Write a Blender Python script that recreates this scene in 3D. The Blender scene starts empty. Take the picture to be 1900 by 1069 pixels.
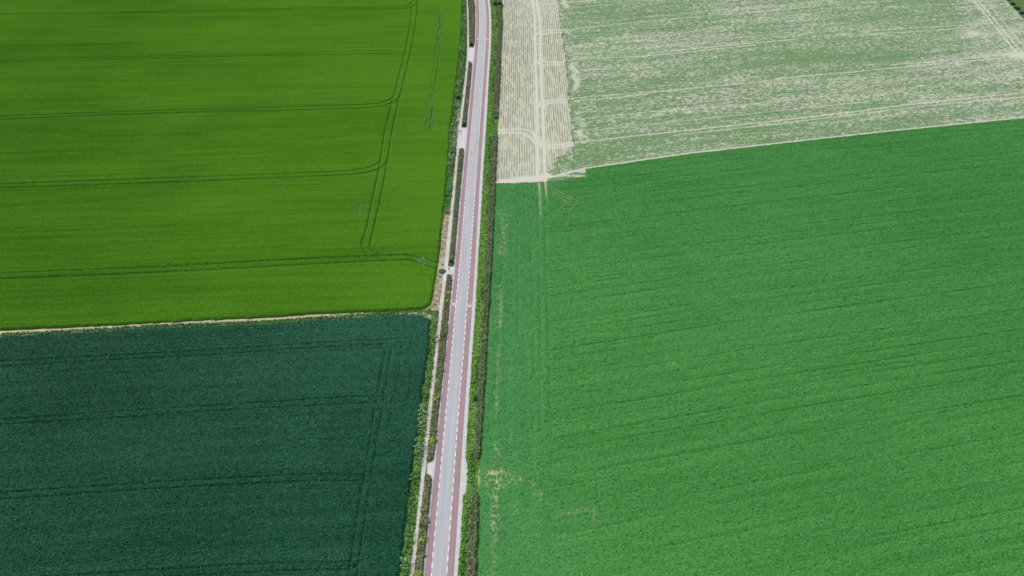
import bpy, bmesh, math, random
import numpy as np
from mathutils import Vector, Matrix

R = math.radians
scene = bpy.context.scene
C = scene.collection
random.seed(5)
RNG = np.random.default_rng(11)

# ---------------------------------------------------------------- camera
FPX, PITCH, CAMH = 1477.0, R(38.5), 114.0          # focal length in photo pixels, pitch below horizon, metres up
cam_d = bpy.data.cameras.new('camera')
cam = bpy.data.objects.new('camera', cam_d)
C.objects.link(cam)
cam.location = (0, 0, CAMH)
cam.rotation_euler = (R(90) - PITCH, 0, 0)
cam_d.sensor_width = 36
cam_d.lens = 36 * FPX / 1900
cam_d.clip_start = 1
cam_d.clip_end = 20000
scene.camera = cam

# ---------------------------------------------------------------- sky, sun, exposure
SUN_EL, SUN_AZ = R(52), R(-50)                      # azimuth from north (+Y), negative = west
w = bpy.data.worlds.new('World')
scene.world = w
w.use_nodes = True
nt = w.node_tree
bg = nt.nodes['Background']
sky = nt.nodes.new('ShaderNodeTexSky')
sky.sky_type = 'NISHITA'
sky.sun_disc = False
sky.sun_elevation = SUN_EL
sky.sun_rotation = SUN_AZ
sky.air_density = 1.0
sky.dust_density = 4.0
sky.ozone_density = 1.0
nt.links.new(sky.outputs[0], bg.inputs[0])
bg.inputs[1].default_value = 0.145
sun_d = bpy.data.lights.new('sun', 'SUN')
sun_d.energy = 1.3
sun_d.angle = R(28)
sun_d.color = (1.0, 0.95, 0.88)
sun = bpy.data.objects.new('sun', sun_d)
C.objects.link(sun)
sv = Vector((math.sin(SUN_AZ) * math.cos(SUN_EL), math.cos(SUN_AZ) * math.cos(SUN_EL), math.sin(SUN_EL)))
sun.rotation_euler = sv.to_track_quat('Z', 'Y').to_euler()
sun.location = sv * 300
scene.view_settings.view_transform = 'Standard'
scene.view_settings.look = 'None'
scene.view_settings.gamma = 1
scene.view_settings.use_curve_mapping = False
scene.view_settings.exposure = 0.62
scene.cycles.max_bounces = 6

# ---------------------------------------------------------------- helpers
def P(u, v, z=0.0):
    """A point of the surveyed plan: sighted direction met with the level z."""
    u = np.asarray(u, float); v = np.asarray(v, float)
    x = (u - 950) / FPX; y = (v - 534.5) / FPX
    dx, dy, dz = x, math.cos(PITCH) - y * math.sin(PITCH), -math.sin(PITCH) - y * math.cos(PITCH)
    t = (CAMH - z) / -dz
    return np.stack([dx * t, dy * t], -1)

def PL(pts, z=0.0):
    a = np.array(pts, float)
    return P(a[:, 0], a[:, 1], z)

def hash2(xi, yi, seed):
    h = (xi.astype(np.int64) * 374761393 + yi.astype(np.int64) * 668265263 + seed * 974634777) & 0xffffffff
    h = ((h ^ (h >> 13)) * 1274126177) & 0xffffffff
    h = h ^ (h >> 16)
    return (h & 0xffff) / 65535.0

def vnoise(x, y, seed=0):
    xi = np.floor(x); yi = np.floor(y)
    fx = x - xi; fy = y - yi
    fx = fx * fx * (3 - 2 * fx); fy = fy * fy * (3 - 2 * fy)
    a = hash2(xi, yi, seed); b = hash2(xi + 1, yi, seed)
    c = hash2(xi, yi + 1, seed); d = hash2(xi + 1, yi + 1, seed)
    return (a * (1 - fx) + b * fx) * (1 - fy) + (c * (1 - fx) + d * fx) * fy

def fbm(x, y, seed=0, n=3):
    s = 0; a = 0.5; t = 0
    for i in range(n):
        s = s + a * vnoise(x, y, seed + 17 * i); t += a
        a *= 0.5; x = x * 2.03; y = y * 2.03
    return s / t

def sstep(a, b, x):
    t = np.clip((x - a) / (b - a), 0, 1)
    return t * t * (3 - 2 * t)

def inside(pts, poly):
    x, y = pts[:, 0], pts[:, 1]
    r = np.zeros(len(pts), bool)
    n = len(poly)
    for i in range(n):
        x0, y0 = poly[i]; x1, y1 = poly[(i + 1) % n]
        if y0 == y1: continue
        c = ((y0 > y) != (y1 > y))
        xx = (x1 - x0) * (y - y0) / (y1 - y0) + x0
        r ^= c & (x < xx)
    return r

def dist_line(pts, line, reach=3.0, closed=False):
    """distance of every point to a polyline, only sought within reach; also distance run along it."""
    d = np.full(len(pts), 1e3)
    run = np.zeros(len(pts))
    L = len(line); acc = 0.0
    for i in range(L if closed else L - 1):
        a = line[i]; b = line[(i + 1) % L]
        ab = b - a; l2 = float(ab @ ab)
        if l2 == 0: continue
        lo = np.minimum(a, b) - reach; hi = np.maximum(a, b) + reach
        m = np.nonzero((pts[:, 0] > lo[0]) & (pts[:, 0] < hi[0]) & (pts[:, 1] > lo[1]) & (pts[:, 1] < hi[1]))[0]
        if len(m):
            q = pts[m] - a
            t = np.clip((q @ ab) / l2, 0, 1)
            dd = np.hypot(q[:, 0] - t * ab[0], q[:, 1] - t * ab[1])
            k = dd < d[m]
            d[m[k]] = dd[k]; run[m[k]] = acc + t[k] * math.sqrt(l2)
        acc += math.sqrt(l2)
    return d, run

def smooth_line(pl, n=6):
    """Catmull-Rom through the points."""
    pl = np.asarray(pl, float)
    if len(pl) < 3: return pl
    p = np.vstack([2 * pl[0] - pl[1], pl, 2 * pl[-1] - pl[-2]])
    out = []
    for i in range(1, len(p) - 2):
        for k in range(n):
            t = k / n
            a, b, c, d = p[i - 1], p[i], p[i + 1], p[i + 2]
            out.append(0.5 * (2 * b + (c - a) * t + (2 * a - 5 * b + 4 * c - d) * t * t + (3 * b - a - 3 * c + d) * t ** 3))
    out.append(pl[-1])
    return np.array(out)

def tag(o, label=None, cat=None, group=None, kind=None):
    if label: o['label'] = label
    if cat: o['category'] = cat
    if group: o['group'] = group
    if kind: o['kind'] = kind
    return o

def link(name, me, mats, parent=None):
    o = bpy.data.objects.new(name, me)
    for m in (mats if isinstance(mats, (list, tuple)) else [mats]):
        me.materials.append(m)
    C.objects.link(o)
    if parent: o.parent = parent
    return o

def empty(name, loc, rz=0):
    o = bpy.data.objects.new(name, None)
    o.empty_display_size = 0.3
    o.location = loc; o.rotation_euler = (0, 0, rz)
    C.objects.link(o)
    return o

def mesh_np(name, verts, faces, attrs=None, smooth=False, matidx=None):
    """verts (n,3); faces (m,4) or (m,3) array of ints."""
    me = bpy.data.meshes.new(name)
    k = faces.shape[1]
    me.vertices.add(len(verts)); me.vertices.foreach_set('co', np.ascontiguousarray(verts, np.float32).ravel())
    me.loops.add(faces.size); me.loops.foreach_set('vertex_index', np.ascontiguousarray(faces, np.int32).ravel())
    me.polygons.add(len(faces))
    me.polygons.foreach_set('loop_start', np.arange(0, faces.size, k, dtype=np.int32))
    me.polygons.foreach_set('loop_total', np.full(len(faces), k, np.int32))
    me.polygons.foreach_set('use_smooth', np.full(len(faces), smooth))
    if matidx is not None: me.polygons.foreach_set('material_index', np.ascontiguousarray(matidx, np.int32))
    me.update(calc_edges=True)
    for an, av in (attrs or {}).items():
        a = me.attributes.new(an, 'FLOAT', 'POINT')
        a.data.foreach_set('value', np.ascontiguousarray(av, np.float32))
    return me

def strip_mesh(name, left, right, z):
    n = len(left)
    v = np.zeros((2 * n, 3)); v[:n, :2] = left; v[n:, :2] = right; v[:, 2] = z
    i = np.arange(n - 1)
    return mesh_np(name, v, np.stack([i, i + n, i + n + 1, i + 1], 1))

def slab(name, polys, z0, z1):
    """filled outlines with a top at z1 and edges down to z0, joined in one mesh."""
    bm = bmesh.new()
    for poly in polys:
        vs = [bm.verts.new((p[0], p[1], z1)) for p in poly]
        lo = [bm.verts.new((p[0], p[1], z0)) for p in poly]
        e = [bm.edges.new((vs[i], vs[(i + 1) % len(vs)])) for i in range(len(vs))]
        r = bmesh.ops.triangle_fill(bm, use_beauty=True, use_dissolve=False, edges=e, normal=(0, 0, 1))
        for i in range(len(vs)):
            j = (i + 1) % len(vs)
            bm.faces.new((vs[i], lo[i], lo[j], vs[j]))
    bmesh.ops.recalc_face_normals(bm, faces=bm.faces)
    me = bpy.data.meshes.new(name)
    bm.to_mesh(me); bm.free()
    return me

# ---------------------------------------------------------------- materials
def new_mat(name):
    m = bpy.data.materials.new(name); m.use_nodes = True
    t = m.node_tree
    return m, t, t.nodes['Principled BSDF']

def nd(t, typ, **kw):
    n = t.nodes.new(typ)
    for k, v in kw.items():
        if k.startswith('i_'): n.inputs[k[2:].replace('_', ' ')].default_value = v
        else: setattr(n, k, v)
    return n

def rgba(c): return (c[0], c[1], c[2], 1)

def mixc(t, fac, a, b):
    n = t.nodes.new('ShaderNodeMix'); n.data_type = 'RGBA'
    for s, v in ((n.inputs[0], fac), (n.inputs[6], a), (n.inputs[7], b)):
        if hasattr(v, 'links'): t.links.new(v, s)
        elif isinstance(v, (tuple, list)): s.default_value = rgba(v)
        else: s.default_value = v
    return n.outputs[2]

def ramp(t, src, a, b, inv=False):
    n = nd(t, 'ShaderNodeMapRange')
    n.inputs[1].default_value = a; n.inputs[2].default_value = b
    n.inputs[3].default_value = 1 if inv else 0; n.inputs[4].default_value = 0 if inv else 1
    t.links.new(src, n.inputs[0])
    return n.outputs[0]

def noise(t, scale, detail=3, vec=None, rough=0.6):
    n = nd(t, 'ShaderNodeTexNoise'); n.inputs['Scale'].default_value = scale
    n.inputs['Detail'].default_value = detail; n.inputs['Roughness'].default_value = rough
    if vec is None:
        g = nd(t, 'ShaderNodeNewGeometry'); vec = g.outputs['Position']
    t.links.new(vec, n.inputs['Vector'])
    return n.outputs[0]

def stretch(t, ang, sx, sy):
    """position turned by ang (so x runs along the rows) then scaled."""
    g = nd(t, 'ShaderNodeNewGeometry'); m = nd(t, 'ShaderNodeMapping'); m.vector_type = 'POINT'
    r = nd(t, 'ShaderNodeVectorRotate'); r.rotation_type = 'Z_AXIS'; r.inputs['Angle'].default_value = -ang
    t.links.new(g.outputs['Position'], r.inputs['Vector'])
    m.inputs['Scale'].default_value = (sx, sy, 1)
    t.links.new(r.outputs[0], m.inputs['Vector'])
    return m.outputs[0]

def simple_mat(name, ca, cb, scale=3.0, rough=0.85, spec=0.2, lo=0.35, hi=0.65, bump=0.0):
    m, t, b = new_mat(name)
    f = ramp(t, noise(t, scale), lo, hi)
    t.links.new(mixc(t, f, ca, cb), b.inputs['Base Color'])
    b.inputs['Roughness'].default_value = rough
    b.inputs['Specular IOR Level'].default_value = spec
    if bump:
        bn = nd(t, 'ShaderNodeBump'); bn.inputs['Strength'].default_value = bump; bn.inputs['Distance'].default_value = 0.05
        t.links.new(noise(t, scale * 6), bn.inputs['Height']); t.links.new(bn.outputs[0], b.inputs['Normal'])
    return m

def crop_mat(name, ca, cb, soil, ang, thin=(0.05, 0.12, 0.06), fine=4.0, streak=(0.03, 1.1), amp=0.5, soil2=None, spec=0.25, tw=0.5):
    """leaves of two greens that mix with streaks along the drill rows; 'bare' shows the soil, 'thin' a poorer plant."""
    m, t, b = new_mat(name)
    f1 = ramp(t, noise(t, fine, 2), 0.3, 0.7)
    f2 = ramp(t, noise(t, 1.0, 3, stretch(t, ang, *streak)), 0.3, 0.7)
    f3 = ramp(t, noise(t, 0.02, 3), 0.3, 0.7)
    tint = nd(t, 'ShaderNodeAttribute', attribute_name='tint').outputs['Fac']
    mm = nd(t, 'ShaderNodeMath', operation='MULTIPLY_ADD'); mm.inputs[1].default_value = amp; t.links.new(f2, mm.inputs[0])
    m2 = nd(t, 'ShaderNodeMath', operation='MULTIPLY_ADD'); m2.inputs[1].default_value = 0.25; t.links.new(f3, m2.inputs[0])
    m3 = nd(t, 'ShaderNodeMath', operation='MULTIPLY'); m3.inputs[1].default_value = 0.35; t.links.new(f1, m3.inputs[0])
    t.links.new(m3.outputs[0], m2.inputs[2]); t.links.new(m2.outputs[0], mm.inputs[2])
    ad = nd(t, 'ShaderNodeMath', operation='MULTIPLY_ADD', use_clamp=True); ad.inputs[1].default_value = tw
    t.links.new(tint, ad.inputs[0]); t.links.new(mm.outputs[0], ad.inputs[2])
    sub = nd(t, 'ShaderNodeMath', operation='SUBTRACT', use_clamp=True); sub.inputs[1].default_value = 0.25
    t.links.new(ad.outputs[0], sub.inputs[0])
    col = mixc(t, sub.outputs[0], ca, cb)
    th = nd(t, 'ShaderNodeAttribute', attribute_name='thin').outputs['Fac']
    col = mixc(t, th, col, thin)
    bare = nd(t, 'ShaderNodeAttribute', attribute_name='bare').outputs['Fac']
    so = mixc(t, ramp(t, noise(t, 2.5), 0.35, 0.65), soil, soil2 or tuple(x * 0.8 for x in soil))
    col = mixc(t, bare, col, so)
    t.links.new(col, b.inputs['Base Color'])
    b.inputs['Roughness'].default_value = 0.65
    b.inputs['Specular IOR Level'].default_value = spec
    return m

def leaf_mat(name, ca, cb, scale=2.0, patches=None):
    m, t, b = new_mat(name)
    tint = nd(t, 'ShaderNodeAttribute', attribute_name='tint').outputs['Fac']
    col = mixc(t, tint, ca, cb)
    if patches:
        col = mixc(t, ramp(t, noise(t, scale, 3), 0.5, 0.68), col, patches)
    t.links.new(col, b.inputs['Base Color'])
    b.inputs['Roughness'].default_value = 0.7
    b.inputs['Specular IOR Level'].default_value = 0.2
    return m

M = {}
SOIL = (0.40, 0.355, 0.265)
SOIL_DK = (0.26, 0.225, 0.165)
M['ground'] = simple_mat('meadow ground', (0.05, 0.10, 0.025), (0.07, 0.12, 0.03), 0.05)
M['soil'] = simple_mat('dry soil', SOIL, SOIL_DK, 1.2, bump=0.5, lo=0.4, hi=0.7)
M['brown_soil'] = simple_mat('brown rubble soil', (0.34, 0.295, 0.21), (0.16, 0.14, 0.08), 1.0, bump=0.8, lo=0.35, hi=0.6)
M['verge_soil'] = simple_mat('weedy verge soil', (0.07, 0.16, 0.03), (0.12, 0.19, 0.05), 0.8)
M['pale_turf'] = simple_mat('bleached turf and soil', (0.40, 0.42, 0.27), (0.26, 0.30, 0.15), 1.5, bump=0.5)
M['path'] = simple_mat('pale worn path', (0.44, 0.42, 0.385), (0.37, 0.35, 0.325), 0.5, bump=0.2)
M['lay_by'] = simple_mat('pale fine gravel', (0.46, 0.45, 0.43), (0.39, 0.385, 0.37), 0.35, bump=0.2)
M['edge'] = simple_mat('concrete edge blocks', (0.41, 0.425, 0.42), (0.35, 0.365, 0.355), 0.8)
M['white_paint'] = simple_mat('white road paint', (0.70, 0.69, 0.69), (0.52, 0.52, 0.52), 2.0)
M['white'] = simple_mat('white enamel', (0.75, 0.76, 0.78), (0.7, 0.71, 0.73), 2.0, rough=0.4)
M['black'] = simple_mat('black rubber', (0.02, 0.02, 0.022), (0.03, 0.03, 0.032), 3.0, rough=0.6)
M['dark_metal'] = simple_mat('dark painted metal', (0.045, 0.047, 0.05), (0.06, 0.062, 0.065), 4.0, rough=0.5)
M['grey_metal'] = simple_mat('galvanised grey metal', (0.25, 0.26, 0.27), (0.2, 0.21, 0.22), 4.0, rough=0.45)
M['jersey'] = simple_mat('pale blue white jersey', (0.62, 0.68, 0.74), (0.55, 0.60, 0.67), 6.0)
M['shorts'] = simple_mat('black cloth', (0.012, 0.012, 0.014), (0.02, 0.02, 0.022), 6.0)
M['skin'] = simple_mat('skin', (0.50, 0.29, 0.20), (0.46, 0.26, 0.18), 6.0, rough=0.55)
M['hair'] = simple_mat('brown hair', (0.07, 0.04, 0.025), (0.09, 0.055, 0.03), 20.0)
M['yellow'] = simple_mat('pale yellow paint', (0.72, 0.72, 0.42), (0.66, 0.66, 0.38), 4.0, rough=0.5)

def road_mat(name, ca, cb, cc):
    """tarmac with wheel wear running along the road (the road runs close to north)."""
    m, t, b = new_mat(name)
    g = nd(t, 'ShaderNodeAttribute', attribute_name='across').outputs['Fac']
    al = nd(t, 'ShaderNodeAttribute', attribute_name='along').outputs['Fac']
    cx = nd(t, 'ShaderNodeCombineXYZ')
    m1 = nd(t, 'ShaderNodeMath', operation='MULTIPLY'); m1.inputs[1].default_value = 1.6; t.links.new(g, m1.inputs[0])
    m2 = nd(t, 'ShaderNodeMath', operation='MULTIPLY'); m2.inputs[1].default_value = 0.035; t.links.new(al, m2.inputs[0])
    t.links.new(m1.outputs[0], cx.inputs[0]); t.links.new(m2.outputs[0], cx.inputs[1])
    f = ramp(t, noise(t, 1.0, 3, cx.outputs[0]), 0.3, 0.7)
    col = mixc(t, f, ca, cb)
    col = mixc(t, ramp(t, noise(t, 0.25, 4), 0.52, 0.75), col, cc)
    t.links.new(col, b.inputs['Base Color'])
    b.inputs['Roughness'].default_value = 0.75
    b.inputs['Specular IOR Level'].default_value = 0.3
    return m
M['road'] = road_mat('worn grey tarmac', (0.325, 0.340, 0.337), (0.262, 0.275, 0.274), (0.28, 0.288, 0.284))
M['cycle'] = road_mat('faded red tarmac', (0.256, 0.170, 0.171), (0.215, 0.143, 0.145), (0.236, 0.170, 0.170))

# ---------------------------------------------------------------- the surveyed lines beside the road
# columns: v, then u of: path left, bed left, bed right, red left, dash left, dash right, red right, strip end, hedge left, hedge right
SV = np.array([
 (0,865.5,868.5,880,882.3,887.6,899.3,904.7,908.5,919,929.5),
 (21,866,869.5,882,883.7,890,901.8,907.4,911.5,924,932.0),
 (42,866.3,870,881.5,883.8,890.3,902.3,907.9,912,925,932.5),
 (63,866.2,870.4,881,883.2,889.3,902,908,911.6,924.3,931.5),
 (84,867,871,880,882,888,900.7,907,911,922.5,929.9),
 (105,866.5,870.5,877.5,880,886.3,899.2,905.8,910.3,919.8,929.5),
 (133,863.5,868.3,874.6,877.8,883.6,897.5,903.7,907.9,918.5,929),
 (154,860.5,865.8,873,876,881.8,895.8,902,906.8,917.4,928),
 (175,858.4,863.5,871,873.9,879.9,894.2,900.7,905.6,917,926.7),
 (197,855.9,861.2,868.6,871.8,878,892.6,899.2,904.5,916.4,925.3),
 (218,853.5,858.4,866.7,869.9,876.4,891.2,898.2,903.1,915.3,924.2),
 (247,850,855.3,864,867.2,874,889.4,896.3,901.5,914,923.4),
 (268,847.6,853,862,864.9,871.8,887.8,894.7,899.8,912.7,922.7),
 (289,845.6,851,860,863,869.9,886,893.1,898.4,911.4,922),
 (310,843.2,848.7,858.2,860.9,868,884.7,892,896.8,910,920.7),
 (328,841.9,847.7,856.3,859.2,866.6,883.5,890.8,896.4,909,919.5),
 (349,839.2,845.5,854,857.2,864.7,882.1,889.7,895.2,907.8,918.7),
 (370,837,843.7,852.4,855.3,863,880.5,888.6,894,907,917.9),
 (391,834.7,841.6,850.5,853.7,861.3,879,887.4,892.8,906,916.9),
 (412,832.8,840,848.6,851.9,859.8,877.7,886.2,891.5,905.6,915.8),
 (433,830.5,837.9,846.7,850.1,858.1,876.1,884.9,890.3,904.7,914.9),
 (461,827.4,835.2,844.7,847.4,855.5,874.4,883.3,888.4,903.9,913.2),
 (482,825,833.4,842.6,845.6,853.5,872.5,882,887.2,903,912.1),
 (503,823.1,830.8,840.3,843.7,851.7,871,880.5,886.2,902,911.3),
 (524,821,827.9,838.1,841.9,849.7,869.5,879.1,885,900.3,910),
 (545,818.6,825.5,836,840,847.8,868.1,877.9,883.5,898.4,908.7),
 (561,816.3,823.7,834.2,838.2,846.1,867,876.8,882.6,897,907.6),
 (582,813.7,821.3,832.4,836,844.2,865.3,875.5,881.2,896,906.6),
 (603,811.7,818.8,830.7,833.7,842.4,863.7,873.9,879.8,894.8,905.3),
 (624,809.8,816.6,829.4,831.6,840.5,862,872.3,878.5,893.2,904.1),
 (640,808.1,814.4,827.8,830,839.2,860.9,870.6,877.3,891.9,903.4),
 (661,805.8,812.4,825.4,827.8,837.3,859.6,869.6,875.8,890.7,902.1),
 (682,803.5,809.9,823.1,825.7,835.3,857.7,867.9,874.5,889.4,901.1),
 (703,801.1,807.8,820.5,823.5,833.4,855.8,866.3,873.2,888,900.3),
 (724,798.8,805.9,818,821.3,831.4,854.1,864.7,871.7,886.5,898.9),
 (740,796.6,803.7,816.1,819.3,829.8,852.7,863.5,870.5,885.5,897.5),
 (761,793.8,801.5,814.1,817.4,827.8,851.1,862.2,869.3,884.5,895.9),
 (782,791.5,799.3,811.9,815.6,825.7,849.3,860.7,868,883.3,895.1),
 (803,789.2,797.2,809.7,813.6,823.8,847.8,859.4,866.8,881.8,894),
 (824,787.1,794.8,807.6,811.4,822,846.3,858.1,865.7,880.5,892.6),
 (850,784.4,792.3,804.9,808.9,819.6,844.7,856.6,864.2,879.2,891.2),
 (892,779.9,788.1,800.6,804.6,815.9,841.5,853.7,861.3,876.5,889),
 (913,777.5,785.2,798.6,802.6,813.8,839.9,852.2,859.8,875,888.2),
 (934,775.1,782.9,797.2,800.4,811.9,838.3,850.9,858.3,873.4,887.4),
 (957,772.7,780.6,795.1,798.3,810,836.8,849.3,857,871.6,886.5),
 (978,770.6,778.2,793,796.5,808.2,835.4,848.2,855.8,870.2,886),
 (999,768.3,775.8,790.6,794.5,806.2,833.8,846.8,854.5,868.9,885.1),
 (1020,765.8,773.4,789,792.5,804.3,832.2,845.4,853.1,867.8,884.3),
 (1041,763.2,771.2,786.6,790.4,802.5,830.6,843.8,851.6,866.6,883.7),
 (1069,760,768.4,784.2,787.8,800.1,828.9,842,849.7,864.5,883.1)], float)
COLS = ['path_l', 'bed_l', 'bed_r', 'red_l', 'dash_l', 'dash_r', 'red_r', 'strip_r', 'hedge_l', 'hedge_r']
LX = {}
_Yv = P(950, SV[:, 0])[:, 1]
for i, c in enumerate(COLS):
    xy = P(SV[:, 1 + i], SV[:, 0])
    o = np.argsort(xy[:, 1])
    LX[c] = (xy[o, 1], xy[o, 0])

def lineX(c, Y):
    """world x of a traced line at world y: local linear fit, extended straight at both ends."""
    ys, xs = LX[c]
    Y = np.atleast_1d(np.asarray(Y, float))
    out = np.empty_like(Y)
    for k, y in enumerate(Y):
        yc = min(max(y, ys[0]), ys[-1])
        bw = 3.0 + 0.022 * max(yc - 60, 0) + (0.0 if yc < 250 else 1.5)
        wt = np.exp(-0.5 * ((ys - yc) / bw) ** 2) + 1e-9
        my = (wt * ys).sum() / wt.sum(); mx = (wt * xs).sum() / wt.sum()
        s = (wt * (ys - my) * (xs - mx)).sum() / (wt * (ys - my) ** 2).sum()
        if y > ys[-1]: out[k] = mx + s * (yc - my) + (s - 0.05) * (y - yc) - 0.0009 * (y - yc) ** 2
        else: out[k] = mx + s * (y - my)
    return out

YR = np.concatenate([np.arange(56, 120, 1.0), np.arange(120, 250, 1.5), np.arange(250, 425, 2.5)])
LN = {c: np.stack([lineX(c, YR), YR], 1) for c in COLS}
def fast(c, Y): return np.interp(Y, YR, LN[c][:, 0])
def yof(v, z=0): return float(P(950, v, z)[1])

# ---------------------------------------------------------------- ground, road, paths (setting)
def flat(name, poly, z, m, label=None, cat=None):
    me = bpy.data.meshes.new(name)
    me.from_pydata([(p[0], p[1], z) for p in poly], [], [list(range(len(poly)))])
    o = link(name, me, m); o['kind'] = 'structure'
    return o

flat('ground', [(-6000, -3000), (6000, -3000), (6000, 12000), (-6000, 12000)], 0.0, M['ground'])

def road_strip(name, a, b, z, m, da=0.0, db=0.0):
    l = LN[a].copy(); r = LN[b].copy(); l[:, 0] += da; r[:, 0] += db
    me = strip_mesh(name, l, r, z)
    n = len(l)
    for an, av in (('across', np.concatenate([l[:, 0] * 0, r[:, 0] - l[:, 0]])), ('along', np.concatenate([YR, YR]))):
        at = me.attributes.new(an, 'FLOAT', 'POINT'); at.data.foreach_set('value', av.astype(np.float32))
    o = link(name, me, m); o['kind'] = 'structure'
    return o

verge_l = np.stack([fast('path_l', YR) - 11, YR], 1)
o = link('verge_ground', strip_mesh('verge_ground', np.stack([fast('path_l', YR) - 6.5, YR], 1), LN['hedge_r'] + np.array([0.3, 0]), 0.012), M['verge_soil']); o['kind'] = 'structure'
road = road_strip('road', 'dash_l', 'dash_r', 0.060, M['road'], -0.06, 0.06)
red_a = road_strip('cycle_path', 'red_l', 'dash_l', 0.056, M['cycle'], 0, -0.06)
red_b = road_strip('cycle_path', 'dash_r', 'red_r', 0.056, M['cycle'], 0.06, 0)
tag(road, 'pale grey tarmac carriageway between two dashed white lines', 'road')
tag(red_a, 'faded red cycle strip along the side of the road with the small hedges', 'cycle lane')
tag(red_b, 'faded red cycle strip along the side of the road with the grass verge', 'cycle lane')

def ragged(line, amp, seed, fr=0.9):
    l = line.copy(); l[:, 0] += (vnoise(l[:, 1] * fr, l[:, 1] * 0 + 3.3, seed) - 0.5) * 2 * amp
    return l
def dense(line, step=0.4):
    Y = np.arange(line[0, 1], line[-1, 1], step)
    return np.stack([np.interp(Y, line[:, 1], line[:, 0]), Y], 1)

ea = dense(LN['bed_r']); ea = ragged(ea, 0.10, 4); ra = dense(LN['red_l'])
o = link('road_edge_strip', strip_mesh('road_edge_strip', ea, ra, 0.052), M['edge']); tag(o, 'thin concrete strip between small hedges and red cycle lane', 'road edge', kind='structure')
eb = dense(LN['strip_r']); eb = ragged(eb, 0.07, 9); rb = dense(LN['red_r'])
YB = eb[:, 1]
y0, y1, y2 = yof(919), yof(917), yof(850)
bul = np.interp(YB, [yof(v) for v in (919, 917.5, 906, 892, 875, 864, 852, 843)], [0, 0.44, 0.42, 0.5, 0.52, 0.38, 0.12, 0]) 
eb[:, 0] += bul + np.where(bul > 0.02, (vnoise(YB * 2.2, YB * 0, 31) - 0.5) * 0.16, 0)
o = link('road_edge_strip', strip_mesh('road_edge_strip', rb, eb, 0.052), M['edge']); tag(o, 'pale concrete strip between red cycle lane and grass verge', 'road edge', kind='structure')

pl_ = ragged(dense(LN['path_l']), 0.09, 14, 0.7); pr_ = ragged(dense(LN['bed_l']), 0.06, 15, 0.7)
o = link('path', strip_mesh('path', pl_, pr_, 0.040), M['path']); tag(o, 'narrow pale footpath along the field side of small hedges', 'path', kind='structure')

def ucol(c, v):
    return float(np.interp(v, SV[:, 0], SV[:, 1 + COLS.index(c)]))
def pad(pts_px, label):
    pl = PL(pts_px)
    out = []
    for i in range(len(pl)):
        a, b = pl[i], pl[(i + 1) % len(pl)]
        n = max(1, int(np.hypot(*(b - a)) / 0.5))
        for k in range(n): out.append(a + (b - a) * k / n)
    out = np.array(out)
    me = slab('path_surface', [out], 0.0, 0.046)
    o = link('path_surface', me, M['lay_by']); tag(o, label, 'path', kind='structure')
pad([(867.6,84),(869.5,84.5),(872,87),(875.5,89),(879,87),(881,84),(882.2,84),(880,105),(878.8,113),(877.5,120),(876.3,118),(872.8,114.6),(869.5,119),(868,124),(863.8,124),(866.3,112),(867,100)], 'pale paved gap between first two hedge islands')
pad([(852.6,222),(857.9,228),(857.8,234),(861,237.5),(864.8,236),(866.4,229),(868.8,226),(867.2,247),(864.9,268),(863.4,284),(861.4,281),(859.5,277),(856.6,275.2),(853.4,277.5),(852,282),(846.2,282),(847,268),(848.7,247),(851,232)], 'widest pale paved gap with two dark posts')
pad([(825,484),(833.3,484),(833.4,495),(840,494.5),(842.5,483),(845.5,483),(843.7,503),(842,523),(839.6,523),(838,514.7),(835,511),(832.6,509.4),(830,514),(828.2,522),(821.2,522),(823,503)], 'pale paved gap with one post in the footpath')
pad([(792.8,862),(798.5,857),(803,853),(808.8,850),(804.8,890),(800.5,892),(799.3,885),(797.5,881),(794,880.5),(792.8,876)], 'pale ragged gap nearest the camera between hedge islands')

# painted dashes: one mesh per line, a child of the road
def dashes(c, y_start, name):
    V = []; F = []
    y = y_start
    while y > 56: y -= 1.952
    k = 0
    while y < 415:
        a, b = y - 0.51, y + 0.51
        xa, xb = fast(c, a), fast(c, b)
        h = 0.072
        i = len(V)
        V += [(xa - h, a, 0.064), (xa + h, a, 0.064), (xb + h, b, 0.064), (xb - h, b, 0.064)]
        F.append((i, i + 1, i + 2, i + 3)); y += 1.952
    me = mesh_np(name, np.array(V), np.array(F))
    o = link(name, me, M['white_paint'], road); o['kind'] = 'stuff'
    return o
dashes('dash_l', yof((967 + 976.5) / 2), 'road_marking')
dashes('dash_r', yof((974.9 + 984.4) / 2), 'road_marking')

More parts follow.
